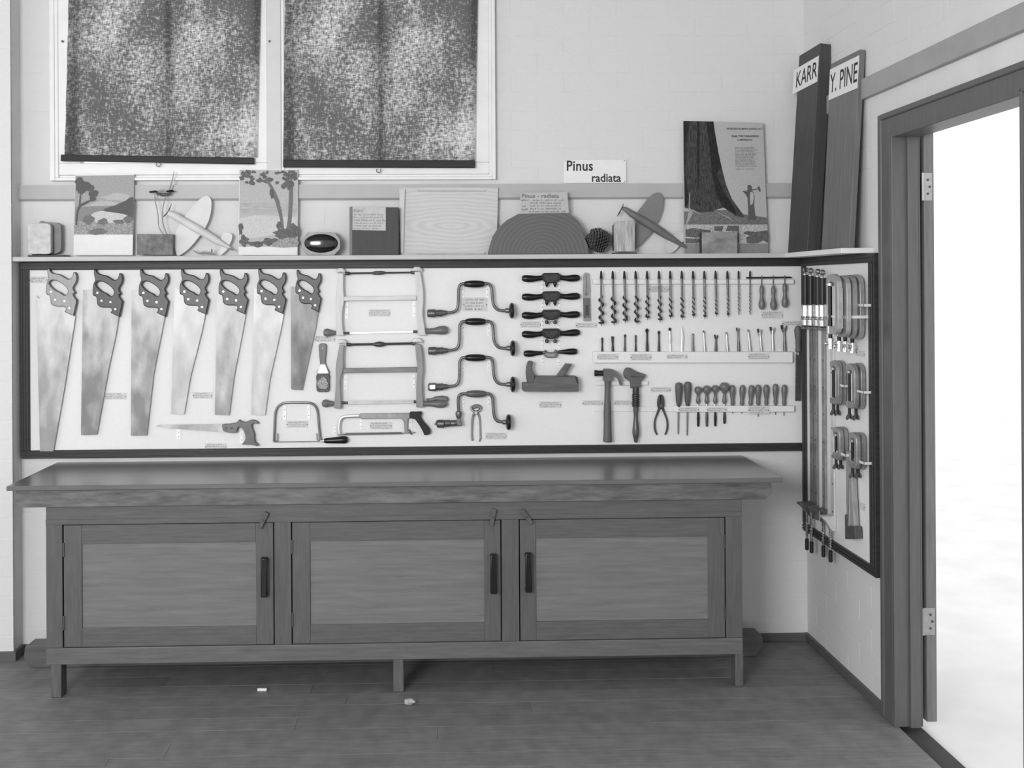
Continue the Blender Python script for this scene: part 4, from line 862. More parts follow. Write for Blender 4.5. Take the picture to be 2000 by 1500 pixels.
# ------------------------------------------------------------------ clamps on the side board
def gclamp(label, group, yS, yC, zT, zB, X, th, barc, screwlen, mt, edge=None, wing=False):
    """C frame lying parallel to the side wall: spine towards the door (y = yS), open side towards the corner (y = yC)"""
    t = thing('g_clamp', label, 'clamp', (X, (yS + yC) / 2, (zT + zB) / 2), group); w_ = yC - yS; h = zT - zB
    sp = .03 * max(1, h / .2) * .75; jw = sp * .9
    o = [(yC, zT - jw * .9), (yC - .004, zT - jw * .35), (yS + w_ * .62, zT - .001), (yS + w_ * .42, zT), (yS + w_ * .15, zT - h * .05), (yS, zT - h * .16), (yS - .002, (zT + zB) / 2), (yS, zB + h * .14), (yS + w_ * .15, zB + h * .03), (yS + w_ * .4, zB), (yC - .006, zB), (yC, zB + .004), (yC, zB + jw * 1.2), (yS + w_ * .55, zB + jw * 1.3), (yS + sp * 1.15, zB + h * .16), (yS + sp, zB + h * .3), (yS + sp, zT - h * .3), (yS + sp * 1.2, zT - h * .18), (yS + w_ * .55, zT - jw * 1.25), (yC - .01, zT - jw * 1.55)]
    o = cr(o, 2)
    prism3('frame', [Vector((X - th / 2, a, b_)) for a, b_ in o], [Vector((X + th / 2, a, b_)) for a, b_ in o], mt, t, None, th * .22)
    yr_ = yC - .016
    MB().tube([(X, yr_, zT - jw * 1.6), (X, yr_, zB - screwlen)], .0075 if h > .2 else .006, 10).build('screw', BLACKM, t)
    MB().tube([(X, yr_, zT - jw * 1.35), (X, yr_, zT - jw * 1.5), (X, yr_, zT - jw * 1.95), (X, yr_, zT - jw * 2.1)], [.009, .016, .015, .008] if h > .2 else [.006, .011, .01, .006], 12).build('swivel_pad', STEEL, t)
    MB().tube([(X, yr_, zB + jw * 1.3), (X, yr_, zB + .002)], .0135 if h > .2 else .010, 12).build('boss', NICKEL, t)
    if wing:
        for s_ in (1, -1): MB().tube([(X, yr_, zB - screwlen * .55), (X + s_ * .006, yr_ + s_ * .003, zB - screwlen * .75), (X + s_ * .011, yr_ + s_ * .005, zB - screwlen), (X + s_ * .012, yr_ + s_ * .006, zB - screwlen * 1.12)], [.004, .006, .007, .003], 8).build('wing', STEELD, t)
    else:
        zh = zB - screwlen + .008
        MB().tube([(X, yr_, zh + .02), (X, yr_, zh - .02)], .0125, 12).build('screw_head', NICKEL, t)
        MB().tube([(X - .024, yr_, zh), (X - .019, yr_, zh), (X - .018, yr_, zh), (X + .018, yr_, zh), (X + .019, yr_, zh), (X + .024, yr_, zh)], [.006, .009, .004, .004, .009, .006], 10).build('tommy_bar', STEEL, t)
    return t
def spine_px(px, py, X): return PX(px, py, X)
BIG = mat(.36, .35, .25, .12, 40); MEDc = mat(.28, .35, .3, .14, 40)
BIGL = ['large clamp of four, outermost from the side board, nearest the corner', 'large clamp second from the corner in the top row of clamps', 'large clamp third from the corner in the top row of clamps', 'large clamp closest to the side board, nearest the door frame']
for i, (ps, pt, pb) in enumerate(((1640.5, 535, 653), (1658, 538, 658), (1670, 537, 659), (1684, 536, 662))):
    X = SB - .125 + i * .035
    zT, zB = PX(ps - 10, pt, X).z, PX(ps - 12, pb, X).z; yS = PX(ps, 600, X).y
    gclamp(BIGL[i], 'large clamps in the top row', yS, yS + .115, zT, zB, X, .019, 0, .045, BIG)
rowsC = [('middle', 704, 789, ((1641, 704, 789, .040), (1649, 704, 790, .014), (1673, 710, 797, .044), (1686, 709, 798, .014))), ('bottom', 832, 897, ((1643, 833, 896, .040), (1652, 833, 897, .014), (1676, 844, 913, .046), (1687, 844, 914, .014)))]
for nm, a, b_, lst in rowsC:
    for i, (ps, pt, pb, dx) in enumerate(lst):
        X = SB - dx; w_ = .088 if nm == 'middle' else .075
        zT, zB = PX(ps - 8, pt, X).z, PX(ps - 10, pb, X).z; yS = PX(ps, 750, X).y
        gclamp('%s clamp of the pair %s in the %s row of clamps' % (('outer', 'inner')[i % 2], ('nearer the corner', 'nearer the door')[i // 2], nm), 'smaller clamps in two rows', yS, yS + w_, zT, zB, X, .019, 0, .042 if nm == 'middle' else .036, MEDc, wing=True)
STR = mat(.8, .35, .1, .03, 20)
for (x0, y0, x1, y1, X) in ((1617, 615, 1632, 620, SB - .11), (1638, 616, 1650, 621, SB - .09), (1662, 593, 1687, 597.5, SB - .03), (1636, 749, 1649, 753, SB - .028), (1665, 759, 1687, 763, SB - .03), (1634, 880, 1651, 885, SB - .03), (1664, 893, 1688, 897.5, SB - .03)):
    a, c = PX(x0, (y0 + y1) / 2, X - .012), PX(x1, (y0 + y1) / 2, X - .012); hz = (y1 - y0) / 930
    MB().box(X - .013, X - .0115, min(a.y, c.y), max(a.y, c.y), a.z - hz, a.z + hz).box(X - .013, SB, min(a.y, c.y), min(a.y, c.y) + .0015, a.z - hz, a.z + hz).build('clip_strap', STR, sbd, 0, False)
# long sash clamps
zbot = PX(1600, 1000, SB - .03).z
SC = [(1586, 1573.5, 1576, .052, .045, .115), (1594, 1584, 1585, .052, .155, .128), (1610, 1598, 1608, .05, .255, .128), (1627, 1607, 1622, .045, .375, .14)]
SCL = ['long sash clamp nearest the corner on the side board', 'long sash clamp second from the corner on the side board', 'long sash clamp third from the corner on the side board', 'long sash clamp with a bright bar, farthest from the corner']
SCB = [mat(.20, .4, .5, .15, 30), mat(.24, .4, .5, .15, 30), mat(.30, .45, .4, .18, 30), mat(.62, .4, .2, .08, 30)]
for i, (pxb, pxh, pxr, wd, yy, drop) in enumerate(SC):
    yb = PX(pxb, 800, SB - .005).y; X0, X1 = SB - .012, SB - .003
    t = thing('sash_clamp', SCL[i], 'clamp', (SB, yb, 1.1), 'long sash clamps on the side board')
    zt_ = PX(1600, 520, SB).z - .02; zb_ = (PX(1590, 985, SB).z, PX(1597, 990, SB).z, PX(1610, 995, SB).z, PX(1628, 1026, SB).z)[i]
    bar = MB().box(SB - .010, SB - .001, yb - .017, yb + .017, zb_, zt_ - .2).build('bar', SCB[i], t, .001, False)
    hs = MB(); z_ = zb_ + .06
    while z_ < zt_ - .28:
        MB().tube([(SB - .0096, yb, z_), (SB - .0104, yb, z_)], .0045, 8).build('hole', BLACK, bar); z_ += .115
    # sliding head at the top, standing off the wall
    Xh = PX(pxh, 560, SB).x if False else SB - .085 + .012 * i
    hz1 = P(pxh, 537, yb).z - i * .004
    c = P(pxh, 600, yb); Xh = c.x
    MB().tube([(Xh, yb, c.z - .04), (Xh, yb, hz1)], .0145, 12).build('clamp_screw', BLACKM, t)
    MB().tube([(Xh, yb, hz1 - .012), (Xh, yb, hz1 + .004), (Xh, yb, hz1 + .012)], [.011, .012, .007], 12).build('screw_cap', NICKEL, t)
    e = Vector((Xh, yb, hz1 + .022)); MB().tube([e + Vector((math.cos(a) * .0085, 0, math.sin(a) * .0085)) for a in [q * math.pi / 6 for q in range(13)]], .0045, 8).build('eye', STEELD, t)
    MB().tube([(Xh, yb, c.z + .012), (Xh, yb, c.z + .008), (Xh, yb, c.z - .038), (Xh, yb, c.z - .042)], [.014, .0185, .0185, .014], 14).build('collar', NICKEL, t)
    MB().tube([(Xh, yb, c.z - .044), (Xh, yb, c.z - .054), (Xh, yb, c.z - .078), (Xh, yb, c.z - .084)], [.012, .023, .022, .012], 14).build('nut', mat(.6, .25, .9, .1, 30), t)
    MB().box(Xh - .016, SB - .001, yb - .015, yb + .015, c.z - .096, c.z - .084).build('head', CAST, t, .002)
    # foot jaw reaching out from the wall
    fxp = P(pxr - (17, 10, 8, 18)[i], 985, yb).x; fz = zb_ + (.0, .0, .0, .035)[i]
    ft = [(fxp, fz), (fxp + .01, fz - .007), (SB - .02, fz - .05), (SB - .001, fz - .055), (SB - .001, fz + .012), (fxp, fz + .008)]
    prism3('foot_jaw', [Vector((x, yb - .019, q)) for x, q in ft], [Vector((x, yb + .019, q)) for x, q in ft], mat(.62, .35, .3, .1, 30) if i == 3 else STEELD, t, None, .002)
    xs = P(pxr, 1050, yb).x; zA, zE = fz - .006, P(pxr, (1074, 1080, 1088, 1098)[i], yb).z
    hp = []; n_ = 60
    for q in range(n_ + 1):
        u = q / n_; a = u * 2 * math.pi * 13; hp.append(Vector((xs + math.cos(a) * .0028, yb + math.sin(a) * .0028, zA + (zE + .042 - zA) * u)))
    MB().tube([(xs, yb, zA + .004), (xs, yb, zE + .04)], .0055, 8).build('screw_core', STEELD, t); MB().tube(hp, .0042, 5).build('screw_thread', STEEL, t)
    MB().tube([(xs, yb, zE + .05), (xs, yb, zE + .046), (xs, yb, zE + .003), (xs, yb, zE)], [.005, .0085, .0085, .006], 10).build('dark_tip', BLACKM, t)
# mallet bar
t = thing('wooden_bar_clamp', 'wooden bar with a square foot block hanging low on the side board', 'clamp', PX(1662, 960, SB))
X = SB - .022
prx('bar', [(1652, 880), (1661, 884), (1663, 935), (1668, 1035), (1655, 1035), (1652, 980)], X - .006, X + .016, mat(.30, .4, 0, .2, 9, (9, 9, 1)), t, .003)
prx('foot_block', [(1649.5, 1006), (1652, 1003), (1655, 1030), (1660, 1026), (1668.5, 1028), (1670, 1052), (1650, 1053)], X - .012, X + .018, mat(.08, .5, 0, .15, 20), t, .003)
tbx('bright_edge', [(1660, 940), (1659, 1000), (1658, 1026)], X - .008, NICKEL, t, 1.6)

# ------------------------------------------------------------------ things on the shelf
def onshelf(name, label, cat, px, Y, group=None):
    v = P(px, 490, Y); v.z = ZSH; return thing(name, label, cat, v, group)
def bot(pts, Y):                                 # snap lowest points to the shelf
    return [Vector((v.x, v.y, max(v.z, ZSH + .0004))) for v in (P(p[0], p[1], Y) for p in pts)]
def slab(name, pts, Yf, Yb, mt, parent, bevel=0, hole=None):
    a = bot(pts, Yf); return prism3(name, a, [Vector((v.x, Yb, v.z)) for v in a], mt, parent, None, bevel)
# rounded wooden block on a base, beside the pier
t = onshelf('wooden_block', 'pale rounded wooden block with a darker one behind, standing beside the pier', 'block', 85, -.05)
bw = mat(.50, .5, 0, .14, 30)
b0 = [Vector((P(55, 490, -.085).x, -.09, ZSH + .0004)), Vector((P(127, 490, -.085).x, -.09, ZSH + .0004))]
MB().box(b0[0].x, b0[1].x, -.092, -.012, ZSH + .0004, ZSH + .008).build('base', mat(.05, .4), t, .003)
z = lambda q: zm(q, 45, 425, .0533)
slab('front_block', cr(z([(175, 300), (260, 235), (400, 205), (800, 205), (930, 235), (1010, 320), (1015, 700), (1015, 1180), (960, 1325), (600, 1335), (260, 1330), (185, 1200), (175, 800)]), 3), -.088, -.062, bw, t, .002)
slab('back_block', cr(z([(580, 190), (800, 175), (1210, 180), (1310, 230), (1385, 300), (1390, 700), (1390, 1100), (1340, 1260), (1180, 1330), (1000, 1330), (600, 1330)]), 2), -.05, -.026, mat(.22, .5, 0, .12, 14), t, .002)
MB().box(P(62, 470, -.06).x, P(97, 470, -.06).x, -.0615, -.0505, ZSH + .009, ZSH + .12).build('spacer', mat(.012, .6), t, .002)
# cards with printed pictures
PG = [mat(v, .6, 0, .12, 160, None, 0, .25) for v in (.05, .10, .16, .24, .34, .44, .54)]
PN = [mat(v, .6, 0, .45, 220, None, 0, .25) for v in (.07, .12, .2, .3, .42)]
t = onshelf('picture_card', 'white card with a seascape print of a windblown tree above rocks', 'picture', 200, -.035)
slab('card', [(147, 341), (262, 340), (259, 498.5), (143.5, 498.5)], -.035, -.031, PAPER, t)
F_ = lambda nm, polys, k, mt: flat(nm, polys, -.0353 - .0004 * k, mt, t)
F_('print_sky', [[(147.5, 343), (262, 342), (259.5, 458), (144.5, 458)]], 0, PG[4])
F_('print_cloud', [blob(230, 385, 28, 7, 16), blob(205, 398, 30, 5, 16), [(152, 404), (215, 394), (215, 402), (150, 412)]], 1, PG[5])
F_('print_sea', [[(148, 404), (262, 400), (260, 430), (146, 432)]], 2, PG[3])
F_('print_foam', [cr([(178, 420), (195, 412), (220, 414), (248, 420), (246, 430), (215, 436), (185, 432)], 2), blob(200, 436, 16, 4)], 3, PG[6])
F_('print_hill', [cr([(203, 408), (222, 402), (245, 392), (260, 385), (260.5, 420), (258, 430), (246, 426), (250, 421), (230, 416), (206, 413)], 2)], 4, PG[1])
F_('print_shore', [[(145, 438), (170, 432), (200, 436), (259.5, 434), (259.5, 458), (144.5, 458)]], 5, PN[3])
F_('print_rocks', [blob(173, 428, 11, 9), blob(201, 433, 11, 6), blob(232, 433, 12, 5), blob(190, 452, 17, 6), blob(250, 428, 10, 7)], 6, PG[2])
F_('print_tree', [blob(155, 354, 8, 7), blob(164, 364, 14, 11, 20), blob(176, 367, 7, 7), blob(158, 372, 8, 8), blob(183, 378, 9, 7, 18), blob(181, 388, 7, 5), blob(153, 362, 5, 12),
                  [(147, 440), (150, 440), (152, 415), (157, 404), (170, 397), (178, 392), (177, 390), (166, 394), (157, 399), (158, 380), (156, 380), (154, 400), (149, 414)]], 7, PG[1])
t = onshelf('picture_card', 'white card with a print of twin trees leaning over a bay', 'picture', 525, -.035)
slab('card', [(467, 330.5), (582, 331), (581, 498.5), (466, 498.5)], -.035, -.031, PAPER, t)
F_('print_sky', [[(468, 332), (581.5, 332), (580, 482), (467, 482)]], 0, PG[5])
F_('print_bay', [[(468, 396), (580, 398), (580, 416), (468, 418)]], 1, mat(.4, .6, 0, .2, 60, (.4, 1, 4)))
F_('print_sand', [[(468, 426), (500, 420), (580, 424), (580, 450), (468, 470)]], 2, PG[6])
lv = [blob(random.uniform(471, 578), random.uniform(335, 358), random.uniform(3, 7), random.uniform(2, 5), 9, .4) for _ in range(34)] + [blob(random.uniform(552, 578), random.uniform(340, 368), random.uniform(3, 7), random.uniform(3, 6), 9, .4) for _ in range(14)] + [blob(530 + q * .8, 372 + q * 4, 4, 4, 9, .4) for q in range(4)]
F_('print_leaves', lv, 3, PN[1])
F_('print_trunk', [cr([(520, 348), (531, 362), (545, 392), (553, 430), (556, 452), (562, 430), (564, 390), (566, 350), (571, 350), (572, 392), (569, 440), (576, 460), (548, 462), (549, 440), (540, 402), (528, 368), (517, 351)], 2)], 4, PG[2])
F_('print_undergrowth', [blob(470, 445, 5, 14, 12, .4), blob(477, 470, 9, 10, 14, .4), blob(500, 476, 18, 6, 14, .4), blob(530, 472, 18, 8, 16, .35), blob(556, 458, 22, 10, 18, .3), blob(545, 440, 5, 9), blob(573, 452, 10, 14, 12)], 5, PN[1])
F_('print_bank', [cr([(530, 482), (545, 468), (565, 464), (580, 466), (580, 482)], 2)], 6, PN[3])

# small model on wires rising from a rough block
t = onshelf('model_boat', 'small dark model held on two curved wires above a rough block', 'model', 305, -.05)
slab('block', [(267.5, 457), (338, 457.5), (337.5, 498), (267.5, 498)], -.07, -.032, mat(.17, .75, 0, .35, 35, None, .3), t, .0015)
tb('wire', cr([(302.5, 379), (303, 392), (306.5, 408), (309, 425), (309.5, 440), (313, 449), (319, 457.5)], 4, False), -.05, mat(.12, .4, .5), t, .9, 6)
tb('wire', cr([(336, 352), (331, 368), (325, 381), (320.5, 395), (317.5, 412), (317.5, 430), (320.5, 444), (326, 457.5)], 4, False), -.05, mat(.12, .4, .5), t, .9, 6)
tb('stalk', [(330, 372, 1.4), (334, 360, 1.4), (337, 350, 1), (340, 335, .8)], -.052, mat(.3, .5), t, None, 6)
tb('hull', [(305, 378, .8), (308, 379, 2.4), (318, 380, 3.2), (330, 379, 2.6), (335, 376, .8)], -.05, mat(.08, .4, .2), t, None, 10)
tb('dark_end', [(291, 375, .8), (294, 375, 1.9), (303, 374, 2.2), (308, 375, 1.5)], -.05, BLACKM, t, None, 8); tb('dark_end', [(325, 374, 1.5), (332, 373, 2.6), (338, 373, 1.8), (341, 374, .6)], -.05, BLACKM, t, None, 8)
tb('cabin', [(309, 374, 1.4), (316, 371, 2), (326, 373, 1.6)], -.05, mat(.4, .5), t, None, 8)

# model aeroplanes
def plane(label, fus, wing, tail, prop, fm, wm, tm, Yw, dk, rud):
    t = onshelf('model_aeroplane', label, 'model aeroplane', wing[0][0], -.045, 'wooden model aeroplanes')
    slab('wing', cr(wing, 4), Yw, Yw + .006, wm, t, .0015)
    slab('tailplane', cr(tail, 4), Yw, Yw + .004, tm, t, .001)
    q = [P(p[0], p[1], Yw - .012) for p in fus]; MB().tube(q, [p[2] * PM for p in fus], 14, .9).build('fuselage', fm, t)
    tb('propeller', prop, Yw - .012, dk, t, None, 8); tb('nose', [(fus[0][0] - 1.5, fus[0][1] - 1, 1), fus[0][:2] + (2.6,), (fus[0][0] + 3, fus[0][1] + 2, 3)], Yw - .012, dk, t, None, 8)
    tb('rudder', rud, Yw - .014, dk, t, None, 6)
    return t
z = lambda q: zm(q, 250, 320, .1233)
t1 = plane('pale wooden model aeroplane leaning between the two picture cards', z([(640, 775, 42), (720, 810, 58), (900, 915, 64), (1080, 1020, 66), (1250, 1120, 62), (1400, 1215, 58), (1500, 1270, 40), (1580, 1310, 24), (1665, 1368, 10)]),
      z([(1240, 500), (1305, 540), (1325, 650), (1295, 850), (1225, 1010), (1130, 1150), (980, 1330), (830, 1445), (770, 1440), (735, 1300), (740, 1120), (800, 980), (900, 820), (1010, 680), (1120, 570)]),
      z([(1570, 1085), (1640, 1110), (1650, 1180), (1610, 1280), (1560, 1370), (1480, 1440), (1430, 1430), (1440, 1370), (1480, 1300), (1470, 1200), (1500, 1110)]),
      z([(560, 840, 5), (590, 810, 12), (625, 770, 8), (655, 720, 10), (692, 625, 3)]), mat(.60, .5, 0, .08, 12), mat(.64, .5, 0, .04, 12), mat(.64, .5, 0, .04, 12), -.035, mat(.1, .5), z([(1560, 1310, 8), (1620, 1340, 12), (1668, 1370, 9)]))
tb('undercarriage', z([(1030, 1370, 8), (1120, 1420, 14), (1200, 1405, 18), (1320, 1420, 18), (1360, 1425, 8)]), -.046, mat(.3, .5), t1, None, 8)
tb('wheel_strut', z([(1325, 1350, 10), (1330, 1415, 10)]), -.046, mat(.12, .5), t1, None, 6)
c = P(*z([(1400, 1203)])[0], -.054); MB().tube([c, c + Vector((0, -.0035, 0))], .003, 8).build('peg', BLACKM, t1)
z = lambda q: zm(q, 1130, 360, .115)
t2 = plane('darker wooden model aeroplane leaning between the pine cone and the poster', z([(745, 402, 26), (800, 425, 40), (900, 500, 58), (1050, 590, 66), (1200, 680, 70), (1350, 775, 74), (1480, 860, 66), (1600, 930, 50), (1700, 995, 36), (1810, 1060, 28), (1835, 1075, 14)]),
      z([(1360, 138), (1425, 175), (1445, 270), (1430, 420), (1380, 580), (1320, 690), (1220, 850), (1100, 985), (985, 1090), (900, 1110), (880, 1000), (930, 700), (1000, 480), (1080, 370), (1180, 240), (1270, 165)]),
      z([(1745, 810), (1805, 830), (1818, 890), (1790, 960), (1720, 1040), (1640, 1130), (1560, 1170), (1500, 1150), (1475, 1080), (1490, 985), (1560, 920), (1610, 860), (1670, 822)]),
      z([(655, 548, 4), (690, 490, 14), (720, 435, 10), (745, 385, 10), (768, 320, 3)]), mat(.145, .42, 0, .1, 14), mat(.19, .45, 0, .07, 14), mat(.58, .5, 0, .05, 14), -.028, mat(.05, .5), z([(1520, 905, 8), (1600, 955, 14), (1690, 1005, 10)]))

# octagonal tray with a dark oval bowl
t = onshelf('oval_dish', 'octagonal wooden dish with a glossy black oval hollow', 'dish', 628, -.05)
z = lambda q: zm(q, 575, 440, .0575)
oc = z([(460, 240), (1400, 235), (1600, 480), (1605, 800), (1400, 1015), (430, 1015), (245, 790), (240, 480)])
oc = [(x - 3 if x > 640 else x, y) for x, y in oc]
fr = bot(oc, -.078); el = [P(*p, -.078) for p in z([(910 + 570 * math.cos(a), 615 + 318 * math.sin(a)) for a in [-q * math.pi / 18 for q in range(36)]])]
prism3('rim', fr, [Vector((v.x, -.045, v.z)) for v in fr], mat(.30, .45, 0, .2, 40), t, [(el, [Vector((v.x, -.0455, v.z)) for v in el])], .001)
cc = sum(el, Vector()) / 36; b = MB(); NR = 10
for j in range(NR + 1):
    u = j / NR; s_ = math.cos(u * math.pi / 2); dpt = math.sin(u * math.pi / 2) * .022
    for v in el: b.v.append((cc.x + (v.x - cc.x) * (s_ if j < NR else .001), -.0775 + .0 - dpt * .55, cc.z + (v.z - cc.z) * (s_ if j < NR else .001)))
for j in range(NR):
    for q in range(36): b.f.append((j * 36 + q, j * 36 + (q + 1) % 36, (j + 1) * 36 + (q + 1) % 36, (j + 1) * 36 + q))
b.build('glossy_oval', mat(.006, .12, 0, .1, 20, None, 0, .6), t)
slab('back', oc, -.0445, -.03, mat(.07, .5, 0, .2, 20), t, .002)

# dark timber sample with a card
t = onshelf('timber_sample', 'dark timber sample block with a handwritten card on its front', 'timber sample', 731, -.05)
slab('block', [(684, 404), (779, 405), (779, 499), (684, 499)], -.075, -.045, mat(.045, .55, 0, .15, 10, (9, 9, 1)), t, .002)
slab('side_strip', [(682.5, 404.5), (688, 403), (688, 499), (682.5, 499)], -.0755, -.044, mat(.16, .5), t, .001)
pr('card', [(688.5, 403.5), (753.5, 405), (753.5, 450.5), (688.5, 449)], -.077, -.0752, mat(.5, .7, 0, .06, 50), t)
textpx('heading', 'Karri', 691, 408.5, 709.5, 414, -.0775, PENCIL, t, bold=.01)
writing(t, 690, 416, 752, 449, -.0776, 6, seed=77, lh=.42)

# pale wide board with battens
t = onshelf('pale_board', 'wide pale figured board with thin battens along three edges', 'board', 878, -.03)
KN = bpy.data.materials.new('figured_board'); KN.use_nodes = True; n = KN.node_tree.nodes; L = KN.node_tree.links
tc = n.new('ShaderNodeTexCoord'); mp = n.new('ShaderNodeMapping'); L.new(tc.outputs['Object'], mp.inputs[0]); mp.inputs['Scale'].default_value = (2.2, 1, 9); mp.inputs['Location'].default_value = (-.02, 0, -1.15)
wv = n.new('ShaderNodeTexWave'); wv.wave_type = 'RINGS'; wv.rings_direction = 'Y'; wv.inputs['Scale'].default_value = 2.2; wv.inputs['Distortion'].default_value = 6; wv.inputs['Detail'].default_value = 3; wv.inputs['Detail Scale'].default_value = 1.2
L.new(mp.outputs[0], wv.inputs[0]); rp = n.new('ShaderNodeValToRGB'); L.new(wv.outputs[0], rp.inputs[0])
rp.color_ramp.elements[0].color = (.49, .49, .49, 1); rp.color_ramp.elements[1].color = (.56, .56, .56, 1); L.new(rp.outputs[0], n['Principled BSDF'].inputs['Base Color']); n['Principled BSDF'].inputs['Roughness'].default_value = .5
slab('panel', [(782, 366), (973, 366), (970, 498.5), (782, 498.5)], -.034, -.024, KN, t, .001)
pbt = mat(.56, .5, 0, .05, 20)
slab('batten', [(779.5, 368.5), (791, 369), (788, 494), (782.5, 494)], -.044, -.0343, pbt, t, .001)
pr('batten', [(814, 370), (820, 371), (946, 373), (949, 370.5), (946, 374), (816, 373.4)], -.040, -.0343, mat(.4, .5), t); slab('batten', [(814, 494.5), (944, 494.5), (947, 492.5), (948, 498), (814, 498)], -.040, -.0343, mat(.4, .5), t)

# log slice and its card
t = onshelf('log_slice', 'dark half-round log slice with growth rings', 'wood slice', 1050, -.05)
RG = bpy.data.materials.new('growth_rings'); RG.use_nodes = True; n = RG.node_tree.nodes; L = RG.node_tree.links
tc = n.new('ShaderNodeTexCoord'); mp = n.new('ShaderNodeMapping'); L.new(tc.outputs['Object'], mp.inputs[0]); mp.inputs['Location'].default_value = (-.02, 0, -.0); mp.inputs['Scale'].default_value = (1, 1, 1.15)
wv = n.new('ShaderNodeTexWave'); wv.wave_type = 'RINGS'; wv.rings_direction = 'Y'; wv.inputs['Scale'].default_value = 17; wv.inputs['Distortion'].default_value = 4; wv.inputs['Detail'].default_value = 3; wv.inputs['Detail Scale'].default_value = .8
L.new(mp.outputs[0], wv.inputs[0]); rp = n.new('ShaderNodeValToRGB'); L.new(wv.outputs[0], rp.inputs[0])
rp.color_ramp.elements[0].color = (.098, .098, .098, 1); rp.color_ramp.elements[1].color = (.122, .122, .122, 1); L.new(rp.outputs[0], n['Principled BSDF'].inputs['Base Color']); n['Principled BSDF'].inputs['Roughness'].default_value = .6
slab('slice', [(953, 498.5), (957, 480), (963, 461), (974, 444), (990, 430), (1012, 418), (1060, 416.5), (1106, 416), (1112, 416.5), (1128, 431), (1137, 446), (1142, 464), (1148, 478), (1151, 498.5)], -.085, -.05, RG, t, .002)
cd = pr('card_holder', [(1016, 377), (1108, 375), (1111, 416), (1018, 418)], -.062, -.0605, mat(.46, .7, 0, .06, 50)); cd.name = 'species_card'; rebase(cd)
tag(cd, 'handwritten card on species details standing on the log slice', 'card')
textpx('heading', 'Pinus - radiata', 1019, 378.5, 1092, 386.5, -.0624, mat(.14, .8), cd, bold=.012)
for q, (y, x0, x1) in enumerate(((388, 1040, 1104), (393.5, 1036, 1102), (399, 1034, 1107), (404.5, 1034, 1106), (410, 1033, 1107))): writing(cd, x0, y, x1, y + 5.6, -.0625, 1, mat(.2, .8), .45, seed=q + 90)
for q, (y, x1) in enumerate(((388, 1034), (399.5, 1028), (406, 1030))): writing(cd, 1018.5, y, x1, y + 6, -.0625, 1, mat(.13, .8), .55, seed=q + 190)

# pine cone: scales one by one
t = onshelf('pine_cone', 'dark open pine cone lying beside the log slice', 'pine cone', 1172, -.055)
ax0, ax1 = Vector((P(1186, 480, -.055).x, -.052, ZSH + .040)), Vector((P(1157, 458, -.055).x, -.056, ZSH + .078))
axis = (ax1 - ax0).normalized(); sx = axis.cross(Vector((0, 1, 0))).normalized(); sy_ = axis.cross(sx)
MB().tube([ax0, ax0.lerp(ax1, .3), ax0.lerp(ax1, .7), ax1], [.02, .036, .03, .008], 12).build('core', mat(.02, .8), t)
PCM = mat(.075, .6, 0, .4, 60); PCT = mat(.12, .6, 0, .3, 60)
scl = None
for j in range(150):
    u = j / 149; a = j * 2.39996; Rr = .040 * math.sin(math.pi * (.14 + .78 * u)) ** .7
    rad = sx * math.cos(a) + sy_ * math.sin(a); p = ax0.lerp(ax1, u * .97) + rad * (Rr * .8)
    dr = (rad * (1 - .25 * u) + axis * (.25 + .75 * u * u * 1.5)).normalized()
    if scl is None:
        b = MB(); b.v = [(-.0025, 0, 0), (.0025, 0, 0), (-.0062, .011, .002), (.0062, .011, .002), (-.0045, .0165, .0005), (.0045, .0165, .0005), (0, .019, -.0005), (-.0025, 0, -.002), (.0025, 0, -.002), (-.0062, .011, -.0018), (.0062, .011, -.0018), (-.0045, .0155, -.003), (.0045, .0155, -.003), (0, .018, -.0035)]
        b.f = [(0, 1, 3, 2), (2, 3, 5, 6, 4), (8, 7, 9, 10), (10, 9, 11, 13, 12), (0, 2, 9, 7), (2, 4, 11, 9), (4, 6, 13, 11), (6, 5, 12, 13), (5, 3, 10, 12), (3, 1, 8, 10), (1, 0, 7, 8)]
        o = b.build('scale', PCM, t, 0, False); scl = o.data; scl.transform(Matrix.Translation(parent_loc(t)))
    else: o = bpy.data.objects.new('scale', scl); COL.objects.link(o); o.parent = t
    yv = dr; zv = (axis - yv * axis.dot(yv)).normalized(); xv = yv.cross(zv)
    mm = Matrix((xv, yv, zv)).transposed().to_4x4() @ Matrix.Scale(1.2 if u < .6 else 1.5, 4); mm.translation = p - parent_loc(t); o.matrix_local = mm

# wooden block with streaks beside the cone
t = onshelf('wooden_block', 'streaked upright wooden block on a thin base beside the pine cone', 'block', 1220, -.06)
z = lambda q: zm(q, 1130, 360, .115)
MB().box(P(1198, 490, -.08).x, P(1244, 490, -.08).x, -.084, -.034, ZSH + .0004, ZSH + .006).build('base', mat(.04, .5), t, .001)
slab('front_block', [(x, y) for x, y in cr(z([(605, 680), (650, 630), (780, 625), (955, 630), (960, 700), (958, 1000), (960, 1120), (940, 1140), (640, 1142), (608, 1110), (604, 900)]), 2)], -.082, -.064, mat(.40, .5, 0, .35, 14, (8, 8, .8)), t, .002)
slab('back_block', z([(585, 700), (640, 640), (960, 640), (968, 700), (968, 1130), (590, 1130)]), -.0635, -.04, mat(.05, .5), t, .002)

